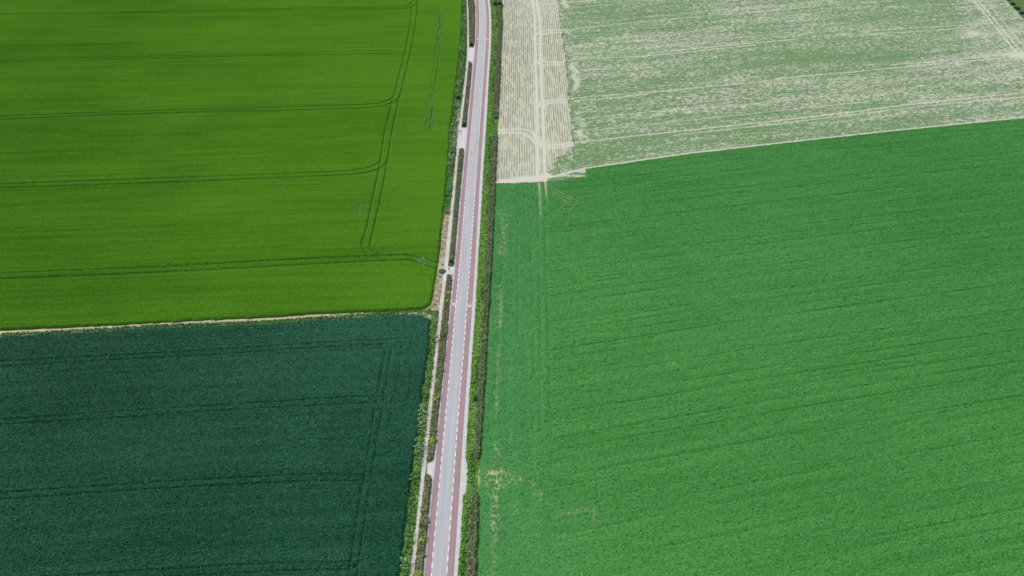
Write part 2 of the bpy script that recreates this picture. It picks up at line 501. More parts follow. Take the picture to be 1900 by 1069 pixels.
def bike_symbol(u, v, flip, parent):
    cx, cy = P(u, v)
    bm = bmesh.new()
    def seg(a, b, wd):
        a = Vector(a); b = Vector(b); d = (b - a).normalized(); n = Vector((-d.y, d.x)) * wd / 2
        bm.faces.new([bm.verts.new((*(q), 0)) for q in (a + n, a - n, b - n, b + n)])
    def ring(c, r, wd):
        n = 20
        o_ = [bm.verts.new((c[0] + math.cos(2 * math.pi * k / n) * (r + wd / 2), c[1] + math.sin(2 * math.pi * k / n) * (r + wd / 2) * 1.5, 0)) for k in range(n)]
        i_ = [bm.verts.new((c[0] + math.cos(2 * math.pi * k / n) * (r - wd / 2), c[1] + math.sin(2 * math.pi * k / n) * (r - wd / 2) * 1.5, 0)) for k in range(n)]
        for k in range(n): bm.faces.new((o_[k], o_[(k + 1) % n], i_[(k + 1) % n], i_[k]))
    wd = 0.12
    ring((-0.26, -0.36), 0.17, wd); ring((0.26, -0.36), 0.17, wd)
    seg((-0.25, -0.38), (-0.08, 0.18), wd); seg((-0.08, 0.18), (0.14, 0.18), wd); seg((-0.25, -0.38), (0.0, -0.36), wd)
    seg((0.0, -0.36), (0.14, 0.18), wd); seg((0.0, -0.36), (-0.12, 0.36), wd); seg((0.25, -0.38), (0.10, 0.50), wd)
    seg((-0.22, 0.38), (-0.02, 0.38), wd); seg((0.04, 0.54), (0.24, 0.48), wd)
    for k, vtx in enumerate(bm.verts): vtx.co.z = 0.0
    # stagger crossing strokes by a hair so that no two faces share a plane
    for k, fc in enumerate(bm.faces):
        pass
    for isl, fc in enumerate([f for f in bm.faces if len(set(v_.index for v_ in f.verts)) == 4][40:]):
        for v_ in fc.verts: v_.co.z = 0.0012 * (isl + 1) * 0.5
    bm.normal_update()
    for fc in bm.faces:
        if fc.normal.z < 0: fc.normal_flip()
    me = bpy.data.meshes.new('bicycle_symbol'); bm.to_mesh(me); bm.free()
    ob = link('bicycle_symbol', me, M['white_paint'], parent)
    ob.location = (cx, cy, 0.061); ob.rotation_euler = (0, 0, (math.pi if flip else 0) + R(0.5))
for u, v, fl, pr in ((842.9, 566.2, True, red_a), (871.4, 566.5, False, red_b), (885.8, 72.8, True, red_a), (904.9, 72.8, False, red_b)):
    bike_symbol(u, v, fl, pr)

# drains let into the kerb strip
for u, v, lab in ((810.9, 808.2, 'dark drain in kerb strip beside large yellow green bush'), (797.0, 970.3, 'dark drain in kerb strip beside bright green bush'), (789.6, 1033, 'dark drain in kerb strip nearest the camera')):
    x, y = P(u, v)
    bm = bmesh.new()
    for k in range(5):
        bmesh.ops.create_cube(bm, size=1, matrix=Matrix.Translation((x - 0.16 + k * 0.08, y, 0.066)) @ Matrix.Diagonal((0.045, 0.3, 0.018, 1)))
    for s in (-1, 1):
        bmesh.ops.create_cube(bm, size=1, matrix=Matrix.Translation((x, y + s * 0.165, 0.066)) @ Matrix.Diagonal((0.42, 0.03, 0.022, 1)))
    bmesh.ops.create_cube(bm, size=1, matrix=Matrix.Translation((x, y, 0.054)) @ Matrix.Diagonal((0.40, 0.30, 0.006, 1)))
    me = bpy.data.meshes.new('drain'); bm.to_mesh(me); bm.free()
    o = link('drain', me, M['dark_metal']); tag(o, lab, 'drain', 'drains in the kerb strip')

# ---------------------------------------------------------------- crop canopies (stuff): fine grids with real height
def leaf_quads(cen, size, seed, flat=0.35, stretchy=1.6):
    """one bent-free quad per centre with random tilt; returns verts, faces."""
    rg = np.random.default_rng(seed)
    n = len(cen)
    nrm = rg.normal(size=(n, 3)); nrm[:, 2] = np.abs(nrm[:, 2]) + flat
    nrm /= np.linalg.norm(nrm, axis=1)[:, None]
    t = rg.normal(size=(n, 3)); t -= (t * nrm).sum(1)[:, None] * nrm; t /= np.linalg.norm(t, axis=1)[:, None]
    b = np.cross(nrm, t)
    s = size * (0.6 + 0.8 * rg.random(n))
    a = t * (s * stretchy)[:, None] / 2; c = b * s[:, None] / 2
    v = np.stack([cen - a, cen - c, cen + a, cen + c], 1).reshape(-1, 3)
    f = np.arange(4 * n).reshape(n, 4)
    return v, f

def grid_field(name, poly, ang, sp, height, mat, shape, label, cat, jit=0.3, edge=0.5, leaves=None, rag=0.25, kind='stuff'):
    """grid turned so that its rows run along the drill rows; shape(pts, along, across) -> dict(h, bare, thin, tint)."""
    ca, sa = math.cos(ang), math.sin(ang)
    rot = np.array([[ca, sa], [-sa, ca]])                  # world -> (along, across)
    q = poly @ rot.T
    lo, hi = q.min(0), q.max(0)
    nx, ny = int((hi[0] - lo[0]) / sp[0]) + 2, int((hi[1] - lo[1]) / sp[1]) + 2
    gx, gy = np.meshgrid(lo[0] + np.arange(nx) * sp[0], lo[1] + np.arange(ny) * sp[1])
    g = np.stack([gx.ravel(), gy.ravel()], 1)
    g += (RNG.random(g.shape) - 0.5) * np.array(sp) * 2 * jit
    pts = g @ rot
    keep = np.zeros(len(pts), bool)
    ins = inside(pts, poly)
    d, _ = dist_line(pts, np.vstack([poly, poly[:1]]), reach=2.0)
    d = np.where(ins, d, -d)
    d = d + (fbm(pts[:, 0] * 0.8, pts[:, 1] * 0.8, 77) - 0.5) * 2 * rag
    keep = d > -0.12
    s = shape(pts, g[:, 0], g[:, 1])
    h = np.maximum(s['h'], 0.02) * sstep(-0.12, edge, d) + 0.016
    idx = np.full(nx * ny, -1, np.int64)
    a = np.arange(nx * ny).reshape(ny, nx)
    f = np.stack([a[:-1, :-1].ravel(), a[:-1, 1:].ravel(), a[1:, 1:].ravel(), a[1:, :-1].ravel()], 1)
    f = f[keep[f].all(1)]
    used = np.zeros(nx * ny, bool); used[f.ravel()] = True
    idx[used] = np.arange(used.sum())
    v = np.column_stack([pts[used], h[used]])
    at = {k: (s[k][used] if k in s else np.zeros(used.sum())) for k in ('bare', 'thin', 'tint')}
    ff = idx[f]; mats = [mat]; mi = None
    if leaves:                                             # leaf clumps standing on the canopy: every n-th grid point carries one
        dens, size, lmat, lift = leaves
        cand = np.nonzero(used & (d > 0.1) & (RNG.random(nx * ny) < dens * sp[0] * sp[1] * (1 - 0.85 * s.get('gap', np.zeros(nx * ny)))) & (s.get('bare', np.zeros(nx * ny)) < 0.35))[0]
        cen = np.column_stack([pts[cand] + (RNG.random((len(cand), 2)) - 0.5) * np.array(sp) * 1.0, h[cand] + lift * (RNG.random(len(cand)) - 0.25)])
        lv, lf = leaf_quads(cen, size, 4242, flat=1.0, stretchy=1.5)
        mi = np.concatenate([np.zeros(len(ff), np.int32), np.ones(len(lf), np.int32)])
        ff = np.vstack([ff, lf + len(v)]); v = np.vstack([v, lv])
        lt = np.clip(0.55 * s['tint'][cand] + 0.45 * RNG.random(len(cand)), 0, 1)
        at = {k: np.concatenate([at[k], np.repeat(lt if k == 'tint' else s[k][cand] if k in s else np.zeros(len(cand)), 4)]) for k in at}
        mats = [mat, lmat]
    me = mesh_np(name, v, ff, at, smooth=True, matidx=mi)
    o = link(name, me, mats)
    tag(o, label, cat, kind=kind)
    return o

def groove(pts, lines, z, width, gaps=0.0, seed=1):
    """0..1: how deep in a wheel track each point lies."""
    g = np.zeros(len(pts))
    for k, ln in enumerate(lines):
        l = smooth_line(PL(ln, z))
        d, run = dist_line(pts, l, reach=width * 3)
        e = np.exp(-(d / width) ** 2)
        if gaps: e = e * (1 - gaps * sstep(0.45, 0.7, vnoise(run * 0.25, run * 0 + k * 7.1, seed)))
        g = np.maximum(g, e)
    return g

def rnd(n): return RNG.random(n)

# --- bright green cereal, beyond the dirt track
A_EDGE = [(860,-80),(859,-30),(858.4,0),(857.7,42),(856.5,63),(852.5,105),(851.4,112),(847,154),(844,175),(841.5,197),(838.7,218),(836,240),(834.5,260),(833.3,280),(831.5,307),(829.5,328),(827.5,349),(826,370),(823.5,391),(821.5,412),(818.6,433),(816.5,461),(814.7,482),(811.6,503),(807.5,524),(805,540),(803,555),(798,567),(787,574)]
A_BOT = [(735,577.5),(650,581),(558,586),(490,591),(400,594.5),(253,602.5),(126,609),(0,614.5),(-130,621)]
A_POLY = PL(A_EDGE + A_BOT + [(-130,-80)], 0.0)
A_T = [
 [(-130,29.6),(0,25.5),(263,21.6),(500,17),(560,15),(655,14.5),(741.6,13.4),(757.4,9.5),(766,3)],
 [(-130,32),(0,28),(263,24.2),(500,20),(560,19),(686,17.4),(749.5,16),(765,12),(775,6)],
 [(-130,117),(0,112.2),(263,105),(500,100),(560,98),(655,95.2),(725.8,95.2),(741,97.6),(752,103)],
 [(-130,121),(0,116),(263,110),(500,103.3),(560,101.8),(655,100.3),(725.8,101),(741.6,106.6)],
 [(-130,220),(0,215.8),(263,206.6),(500,200),(600,196.5),(661,195),(702,191.6),(724,184.3),(731,174.6)],
 [(-130,226.5),(0,222),(263,211.6),(500,205.8),(600,202.6),(673,200.9),(709.5,196.5),(728,190),(738.6,184),(742,176)],
 [(-130,348),(0,341.5),(300,331),(600,319.3),(661,314.4),(690,308.4),(704.6,300),(708,290)],
 [(-130,356),(0,349.5),(300,339),(600,326.6),(661,323.4),(697,315.7),(711,308),(719,299)],
 [(-130,513),(0,507),(300,494.5),(560,480.4),(681,475),(751,473),(784.6,478.6),(811.5,487.6)],
 [(-130,523),(0,517.5),(300,505),(560,491),(650,487),(739.7,483),(762,483.5),(809,498.8)],
 [(772,-60),(766,0),(760.5,47.4),(752,94.7),(735,163),(726.5,194),(714,245),(705.8,301),(693.6,359.4),(681.5,417.8),(671.5,452),(675,463),(682.4,472),(692,477),(702,478)],
 [(782,-60),(776.3,0),(770,55),(760.5,102.6),(746.2,163),(738.6,191.6),(727.7,245),(719,298.6),(707,364.3),(696,413),(687,455),(691,464),(699,470),(710,474)]]
A_SHALLOW = [[(811,472),(770,472.5),(720,474)], [(738,583),(741,560)], [(801,510),(803,530)]]
A_ANG = R(4.2)
patch_A = PL([(806,12),(832,14),(829,60),(823,130),(818,185),(812,243),(790,247),(783,235),(793,170),(800,100)], 0.6)
def shape_A(pts, al, ac):
    n = len(pts)
    g = groove(pts, A_T, 0.45, 0.19)
    g2 = groove(pts, A_SHALLOW, 0.6, 0.2, 0.3)
    h = 0.56 + (rnd(n) - 0.5) * 0.15 + (fbm(al * 0.05, ac * 1.3, 3) - 0.5) * 0.05
    # drill rows and thin crop of the damaged corner by the road
    ins = inside(pts, patch_A)
    dp, _ = dist_line(pts, np.vstack([patch_A, patch_A[:1]]), reach=4)
    m = np.where(ins, sstep(0, 2.5, dp), 0)
    rows = sstep(0.45, 0.9, np.sin((pts[:, 0] + 0.0262 * pts[:, 1]) * 2 * math.pi / 1.3) * 0.5 + 0.5)
    rows = rows * sstep(0.34, 0.56, vnoise((pts[:, 0] + 0.0262 * pts[:, 1]) * 0.8, pts[:, 1] * 0.28, 21))
    blot = sstep(0.54, 0.68, fbm(pts[:, 0] * 0.28, pts[:, 1] * 0.16, 8)) * m
    dm = np.maximum(rows * m * 0.9, blot * sstep(0.3, 0.6, vnoise(pts[:, 0] * 1.4, pts[:, 1] * 0.7, 5)))
    # a few flattened spots
    for (u, v, r) in ((662, 384, 2.6), (707, 556, 1.6), (648, 436, 0.7), (720, 556, 1.2), (790, 556, 1.5)):
        c = P(u, v, 0.5); q = np.hypot(pts[:, 0] - c[0], (pts[:, 1] - c[1]))
        dm = np.maximum(dm, 0.55 * np.exp(-(q / r) ** 2) * sstep(0.45, 0.7, vnoise(pts[:, 0] * 2.2, pts[:, 1] * 1.2, 41)))
    g3 = groove(pts, [[(751,473),(784.6,478.6),(812,488)],[(762,483.5),(790,491),(810,499)]], 0.4, 0.30)
    dm = np.maximum(dm, 0.8 * g3)
    h = h - 0.45 * g - 0.18 * g2 - 0.30 * dm
    bare = np.zeros(n)
    for seg in ([(780,476.5),(791,482.5)], [(775,484.5),(788,490)]):
        d, _ = dist_line(pts, PL(seg, 0.3), reach=1.5)
        bare = np.maximum(bare, 0.7 * np.exp(-(d / 0.18) ** 2) * sstep(0.3, 0.5, vnoise(pts[:, 0] * 2, pts[:, 1] * 3, 43)))
    # lighter headland side nearest the road, heavier ripening streaks
    tint = 0.02 + 0.45 * rnd(n) + 0.35 * (fbm(al * 0.012, ac * 0.14, 13) - 0.5) + 0.35 * (fbm(pts[:, 0] * 0.02, pts[:, 1] * 0.02, 14) - 0.5)
    head = sstep(30, 4, fast('path_l', pts[:, 1]) - pts[:, 0])
    tint = tint + 0.30 * head * fbm(pts[:, 0] * 0.1, pts[:, 1] * 0.03, 23)
    # lighter crop by the road; lens and viewing-angle fall-off also put into the tint
    tint = tint + 0.24 * sstep(-150, -20, pts[:, 0]) + 0.10 * sstep(150, 330, pts[:, 1])
    return dict(h=h, bare=bare, thin=np.clip(dm * 0.62 + 0.25 * g, 0, 1), tint=np.clip(tint, 0, 1))
M['cropA'] = crop_mat('bright cereal leaves', (0.014, 0.066, 0.004), (0.072, 0.176, 0.012), SOIL, A_ANG, thin=(0.030, 0.12, 0.05), fine=5.0, spec=0.0, amp=0.3, tw=0.7)
grid_field('cereal_crop', A_POLY, A_ANG, (0.23, 0.21), 0.7, M['cropA'], shape_A, 'bright yellow green cereal crop with paired wheel tracks, beside hedge islands', 'crop')

# --- dark blue green crop, this side of the dirt track
B_TOP = [(-130,630),(0,624),(126,617.5),(253,609.5),(400,604),(490,600),(581,593.8),(671.6,588),(740,583.5),(775,584),(789,587),(799.5,592)]
B_R = [(799.5,600),(797.5,614),(796,640),(792.7,673),(785,714),(778,770),(773,815),(764,883),(756.7,941),(751.7,976),(745.4,1051),(743.6,1069),(735,1150)]
B_POLY = np.vstack([PL(B_TOP, 0.42), PL(B_R + [(-130,1150)], 0.2)])
B_T = [
 [(-130,677),(0,670.5),(210.5,659),(400,648.7),(558,638),(694,630.6),(716,632),(727,640),(726,652)],
 [(-130,687),(0,680),(210.5,667.8),(400,657.4),(558,647),(694,639.2),(708,642),(714.6,651),(713,662)],
 [(-130,786.5),(0,778.3),(210.5,764),(400,752.2),(558,742),(650,736.5),(694,733.5),(706,737),(712,746)],
 [(-130,796.5),(0,788),(210.5,775.8),(400,762),(558,753.4),(683,747.8),(692,750),(697,757)],
 [(-130,925),(0,914.5),(250,896.5),(500,883.8),(563,880.5),(663.6,880.5),(678,884),(686.5,894)],
 [(-130,938),(0,927),(250,909),(500,895.6),(563,892.6),(655,892.3),(667,896),(671,906)],
 [(-130,1089),(0,1077),(250,1059.5),(500,1045.4),(575.5,1043),(641,1042),(652,1034)],
 [(-130,1103),(0,1091),(250,1073.5),(500,1060),(575.5,1058),(646,1055.5),(660,1048)],
 [(714.6,648),(709,684.5),(700,734),(695.3,757),(689.3,799),(676.2,878),(668.6,921),(658.6,983.7),(651,1036.6),(646,1069),(634,1150)],
 [(726.5,646),(719,691),(712.3,739),(705.5,786),(701.2,802),(688.8,885.6),(680,941),(667.4,1026.5),(662,1069),(650,1150)]]
B_FINE = [[(796,624.5),(740,628),(694,630.6)],[(755,635),(720,638.5)],[(753,592),(751,614)],[(746,639),(741.7,684.5),(734,735)],[(764,691),(758.6,740)],[(748,807),(740,863)],[(734,900),(721.5,1014)],[(600,861),(672,860)],[(560,908),(668,906)],[(728,735),(722,790)],[(764,640),(769,600)],[(500,650),(520,651)],[(590,815),(690,812)]]
B_ANG = R(4.5)
def shape_B(pts, al, ac):
    n = len(pts)
    g = groove(pts, B_T, 0.45, 0.14, 0.2, 3)
    g2 = groove(pts, B_FINE, 0.5, 0.14, 0.6, 9)
    clump = vnoise(pts[:, 0] * 3.4, pts[:, 1] * 3.4, 6)
    h = 0.48 + (rnd(n) - 0.5) * 0.09 + (clump - 0.5) * 0.06 - 0.34 * g - 0.20 * g2
    junk = np.zeros(n)
    for (u, v, r) in ((718, 640, 2.0), (704, 745, 2.0), (680, 893, 2.2), (655, 1043, 2.4), (600, 1044, 2.0), (670, 915, 1.2), (668, 990, 1)):
        c = P(u, v, 0.5); q = np.hypot(pts[:, 0] - c[0], pts[:, 1] - c[1])
        junk = np.maximum(junk, np.exp(-(q / r) ** 2) * sstep(0.48, 0.66, vnoise(pts[:, 0] * 2.4, pts[:, 1] * 1.3, 51)))
    h = h - 0.15 * junk
    tint = -0.12 + 0.5 * rnd(n) * clump + 0.4 * (fbm(pts[:, 0] * 0.03, pts[:, 1] * 0.03, 15) - 0.5) + 0.25 * (fbm(al * 0.02, ac * 0.35, 16) - 0.5)
    head = sstep(0, 9, pts[:, 0] - np.interp(pts[:, 1], [60, 150], [-16.6, -17.6]))
    tint = tint + 0.12 * head + 0.42 * sstep(-75, -15, pts[:, 0]) * sstep(70, 140, pts[:, 1])
    return dict(h=h, gap=np.clip(g + 0.8 * g2, 0, 1), bare=0.0 * junk, thin=np.clip(0.22 * junk, 0, 1), tint=np.clip(tint, 0, 1))
M['cropB'] = crop_mat('dark blue green undergrowth', (0.002, 0.030, 0.013), (0.025, 0.104, 0.055), SOIL, B_ANG, thin=(0.05, 0.11, 0.07), fine=5.0, amp=0.2, spec=0.03, tw=0.9)
M['leafB'] = crop_mat('dark blue green leaves', (0.003, 0.048, 0.021), (0.042, 0.158, 0.086), SOIL, B_ANG, thin=(0.06, 0.14, 0.09), fine=3.0, amp=0.2, spec=0.03, tw=0.9)
grid_field('cereal_crop', B_POLY, B_ANG, (0.24, 0.2), 0.5, M['cropB'], shape_B, 'dark blue green crop with paired wheel tracks below the dirt strip', 'crop', leaves=(19, 0.20, M['leafB'], 0.10))

# --- leafy mid green crop, across the road
C_TOP = [(920,342.5),(939,340.5),(996,338),(1017,336),(1034,334),(1060,330),(1086,327.4),(1087.4,312.6),(1154,303),(1280,284.8),(1400,271.3),(1584,251),(1742,234.5),(1900,218.8),(2060,203)]
C_LEFT_V = [1150, 1069, 957, 934, 921, 915, 890, 870, 862, 850, 824, 782, 740, 682, 624, 561, 503, 433, 370, 345]
C_LEFT = []
for v in C_LEFT_V:
    u = ucol('hedge_r', v) + 0.6
    if v == 1150: u = 880
    if v in (915, 921, 890, 870, 862): u -= 1.0
    C_LEFT.append((u, v))
C_POLY = np.vstack([PL(C_LEFT, 0.0), PL(C_TOP, 0.25), PL([(2060,1150)], 0.0)])
C_ANG = R(12.5)
C_LINES = [[(1059,359),(1170,346.5),(1280,337),(1480,313)],[(1100,352),(1280,326)],[(1400,752.6),(1520,732),(1637,710.5)],[(1660,788),(1790,757),(1900,733)],[(1050,430),(1200,413),(1400,386)],[(1060,455),(1280,423)],
 [(1040,487),(1280,452)],[(1045,520),(1150,512),(1280,494)],[(1085,522),(1280,484.5)],[(1030,548),(1180,528),(1280,520)],[(1060,603),(1280,566)],[(1020,632),(1100,620),(1280,596)],[(1085,608),(1280,578)],[(1040,652),(1140,640),(1280,611)],[(1024,692),(1060,688),(1160,663)],[(1040,690),(1160,674)],[(1020,736),(1100,727),(1170,722)],[(1030,816),(1100,806),(1200,785)],[(1020,905),(1100,893),(1250,860)],[(1400,830),(1600,788)],[(1500,700),(1700,670)],[(1450,880),(1640,842)]]
C_HEAD = [[(998,360),(1000,420),(1002,560),(1003,800)],[(1012,378),(1012.5,420),(1015,530),(1019,690),(1023,780),(1024,812)],[(961,395),(962.5,520),(962,620)],[(925,400),(933,470),(921,690),(917,800)],[(985,450),(990,600),(992,700)],[(1004,560),(1005,700)]]
C_PALE = [([(930,395),(936,412),(931,440),(930,470)],0.9,0.4),([(927.5,528),(927,580),(925.5,610)],0.5,0.45),([(924,640),(922,700),(920.5,760)],0.3,0.35),([(920.5,828),(920,848)],0.45,0.5),([(919,885),(919,905),(919.5,938),(917,962),(916,990)],0.6,0.6),([(907,884),(918,872),(925,869)],0.75,1.0),([(912,893),(920,889),(922,902)],1.0,0.9),([(930,872),(941,884),(943,889),(937,896)],0.7,0.75),([(1035,956),(1060,951.5),(1085,946.5),(1101,944.5)],0.10,0.35),([(995,915.5),(1002,917.5)],0.3,0.7),([(957,896.5),(966,889.5)],0.35,0.6),([(982,899),(990,901)],0.3,0.35),([(956,938),(957,948)],0.4,0.4),([(1004,918),(1003,930)],0.25,0.3),([(1245,676),(1252,676)],0.4,0.4),([(1100,944),(1103,968)],0.25,0.25),([(1038,996),(1042,994)],0.3,0.5),([(917,1000),(916,1040),(914,1069)],0.4,0.3)]
def shape_C(pts, al, ac):
    n = len(pts)
    hx = pts[:, 0] - np.interp(pts[:, 1], *[np.array(PL([(1026,1100),(1024,812),(1019,690),(1015,530),(1012,400),(1010,330)], 0.4))[:, k] for k in (1, 0)])
    inner = sstep(-0.3, 0.5, hx)
    clump = vnoise(pts[:, 0] * 3.2, pts[:, 1] * 3.2, 61)
    big = vnoise(pts[:, 0] * 1.1, pts[:, 1] * 1.1, 62)
    ac2 = ac + 0.0006 * (al - 40) ** 2 * 0.2
    st = fbm(al * 0.045, ac2 * 0.75, 63) * inner + (1 - inner) * fbm(pts[:, 0] * 0.9, pts[:, 1] * 0.05, 64)
    k3 = ac2 + 0.30 * (vnoise(al * 0.04, ac * 0 + 2, 71) - .5)
    sid = np.floor(k3 / 2.9)
    seam = np.exp(-((k3 - sid * 2.9 - 1.45) / 0.20) ** 2) * (0.25 + 0.75 * hash2(sid, sid * 0, 72)) * (0.45 + 0.55 * sstep(0.3, 0.6, vnoise(al * 0.06, sid * 3.7, 66))) * inner
    g = groove(pts, C_LINES, 0.3, 0.23, 0.6, 5); gh = groove(pts, C_HEAD, 0.3, 0.22, 0.5, 7)
    g = np.maximum(np.maximum(g * 0.55, gh * 0.6), seam * 0.9)
    h = 0.36 + (rnd(n) - 0.5) * 0.08 + (clump - 0.5) * 0.06 + (big - 0.5) * 0.03 + (st - 0.5) * 0.08 - 0.28 * g
    h = h - 0.16 * sstep(0.80, 0.95, hash2(np.floor(pts[:, 0] * 3.3), np.floor(pts[:, 1] * 3.3), 91)) * rnd(n)
    bare = np.zeros(n)
    for ln, wd, st_ in C_PALE:
        d, _ = dist_line(pts, smooth_line(PL(ln, 0.2)), reach=3)
        bare = np.maximum(bare, st_ * np.exp(-(d / (wd + 0.2)) ** 2) * sstep(0.40, 0.66, fbm(pts[:, 0] * 2.6, pts[:, 1] * 1.6, 81)))
    # wheel marks coming out of the stubble, then scuffs fanning right
    for ln, s_ in (([(997,319),(1000,346),(1001.5,370)],1.0),([(1010,321),(1012.6,354.7),(1016,379)],1.0),([(1001.5,365),(1003,400)],0.4)):
        d, run = dist_line(pts, smooth_line(PL(ln, 0.1)), reach=1.5)
        bare = np.maximum(bare, s_ * np.exp(-(d / 0.32) ** 2) * (1 - sstep(6, 17, run) * 0.85))
    for ln in ([(1017,343),(1040,357),(1066,371),(1066,380),(1050,392),(1028,396)],[(1019,350),(1046,366),(1060,370)],[(1022,358),(1050,376),(1035,390)],[(1008,385),(1018,392)]):
        d, run = dist_line(pts, smooth_line(PL(ln, 0.2)), reach=1)
        bare = np.maximum(bare, 0.38 * np.exp(-(d / 0.16) ** 2)); h = h - 0.08 * np.exp(-(d / 0.16) ** 2)
    h = h * (1 - 0.6 * bare)
    tint = 0.15 + 0.55 * clump * (0.4 + 0.6 * rnd(n)) + 0.85 * (st - 0.5) - 0.25 * seam + 0.45 * (fbm(pts[:, 0] * 0.02, pts[:, 1] * 0.03, 68) - 0.5) - 0.22 * sstep(25, 105, pts[:, 0])  # last term darkens the right side: lens vignetting put into the leaf tint
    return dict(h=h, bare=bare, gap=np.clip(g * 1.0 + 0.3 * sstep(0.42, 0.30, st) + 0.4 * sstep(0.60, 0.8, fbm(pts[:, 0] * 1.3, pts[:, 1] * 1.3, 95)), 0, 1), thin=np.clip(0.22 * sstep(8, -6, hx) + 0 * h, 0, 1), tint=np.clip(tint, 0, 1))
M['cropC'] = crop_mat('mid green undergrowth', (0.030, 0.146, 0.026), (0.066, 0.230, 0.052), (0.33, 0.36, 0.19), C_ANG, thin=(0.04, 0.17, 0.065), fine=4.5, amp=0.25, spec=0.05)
M['leafC'] = crop_mat('mid green leaves', (0.038, 0.174, 0.034), (0.104, 0.310, 0.086), (0.33, 0.36, 0.19), C_ANG, thin=(0.055, 0.26, 0.11), fine=2.0, amp=0.2, spec=0.06)
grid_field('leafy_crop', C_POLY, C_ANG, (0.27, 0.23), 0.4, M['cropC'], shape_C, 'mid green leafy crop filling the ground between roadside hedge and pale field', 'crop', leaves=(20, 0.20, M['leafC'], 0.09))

# --- pale field with young plants showing much dry soil
D_LEFT = [(ucol('hedge_r', v) + 0.6 if v >= 0 else 924, v) for v in (342, 328, 289, 247, 197, 154, 105, 84, 63, 42, 21, 0)] + [(926,-30),(918,-80)]
D_RIGHT = [(1812,-80),(1842,-30),(1866,0),(1882,16),(1900,36),(1960,98),(2060,198)]
D_POLY = PL(D_LEFT + D_RIGHT + [(2060,204),(1900,219.5),(1742,235),(1584,251.6),(1400,272),(1280,285.6),(1154,304),(1087.4,313.4),(1086,328),(1034,335),(996,338.6),(939,341)], 0.0)
D_BND = [(1026,-80),(1034,0),(1043.4,66),(1051,131.6),(1059,223.7),(1064.5,271),(1050,283),(1028,300),(1026,312),(1012,318)]
D_TR = [
 [(975,-60),(982,-14),(987,0),(992,39.5),(992.6,105),(994.7,184),(996,263),(997,304),(997,320),(998,337)],
 [(984,-60),(991,-14),(995,0),(1001,39.5),(1002.6,110.5),(1006.6,197),(1008.4,263),(1009,300),(1010,322),(1011,337)],
 [(1043,55.8),(1013,57.4),(997,62),(992,68)],[(1043,60.5),(1016,62),(1004,66),(1001,75)],
 [(992,104),(993,110),(998,116.5),(1010.5,121),(1046,120)],[(1002,104),(1006,111),(1016,115.5),(1046,115)],
 [(1050,185.5),(1018,187),(1002.6,192),(995,204)],[(1050,190.5),(1022,191.5),(1010,196),(1006,208)],
 [(923.7,240.8),(950,240.8),(973.7,240.8),(989.5,247.4),(1000,260.5),(1012,269),(1030,269.5),(1063,264.5)],
 [(923.7,246.8),(950,246.8),(968.4,247.4),(982,254),(993,266),(1005,274.5),(1026,275.5),(1063,269.7)],
 [(988,4),(1000,6.6),(1034,6),(1068,4),(1105,.5),(1180,-8)]]
D_PAIR = [
 ([(1046,57),(1058,55),(1163,43.4),(1280,33),(1400,22.4),(1520,12)],0.55),([(1100,43),(1250,27),(1400,13)],0.35),
 ([(1046,113),(1090,109.5),(1163,106.6),(1189.5,105),(1294.7,95),(1400,84)],0.9),([(1200,99.5),(1300,89.5),(1400,80),(1480,73)],0.75),
 ([(1060,183.5),(1073.7,181.6),(1173.7,173.5),(1268,166),(1400,153),(1500,141)],0.6),([(1066,188.5),(1074,187.4),(1140,182),(1200,175)],0.7),
 ([(1070,222),(1197,209),(1400,193),(1560,176)],0.4),([(1066,245),(1150,238),(1242,227),(1400,211),(1600,190)],0.35),
 ([(1060,265.5),(1242,246),(1400,229),(1584,208),(1663,197),(1900,172)],0.85),([(1250,252),(1400,235),(1584,213.5),(1720,197),(1900,180)],0.6),
 ([(1558,65.8),(1629,63),(1700,59),(1781.6,52.5),(1835,46)],0.6),([(1600,60),(1663,54.5),(1781.6,48),(1840,43)],0.75),
 ([(1440,146),(1560,136),(1642,128),(1794.7,113.5),(1898,103)],0.9),([(1652.6,121),(1794.7,109),(1898,97.5)],0.75),
 ([(1600,5),(1660,3)],0.6),([(1500,165),(1750,143),(1900,128)],0.3),([(1400,29),(1560,14)],0.45),([(1700,40),(1755,37)],0.4),
 ([(1760,-60),(1783,-30),(1805,0),(1847,50),(1872,82),(1889,101),(1930,150),(1990,215)],1.0),([(1768,-60),(1791,-30),(1813,0),(1853,47),(1884,84),(1898,101),(1940,150),(2000,215)],1.0),
 ([(1830,2),(1870,52),(1905,92)],0.45)]
D_ANG = R(11.3)
dl = [P(930.5, 112), P(920, 328)]
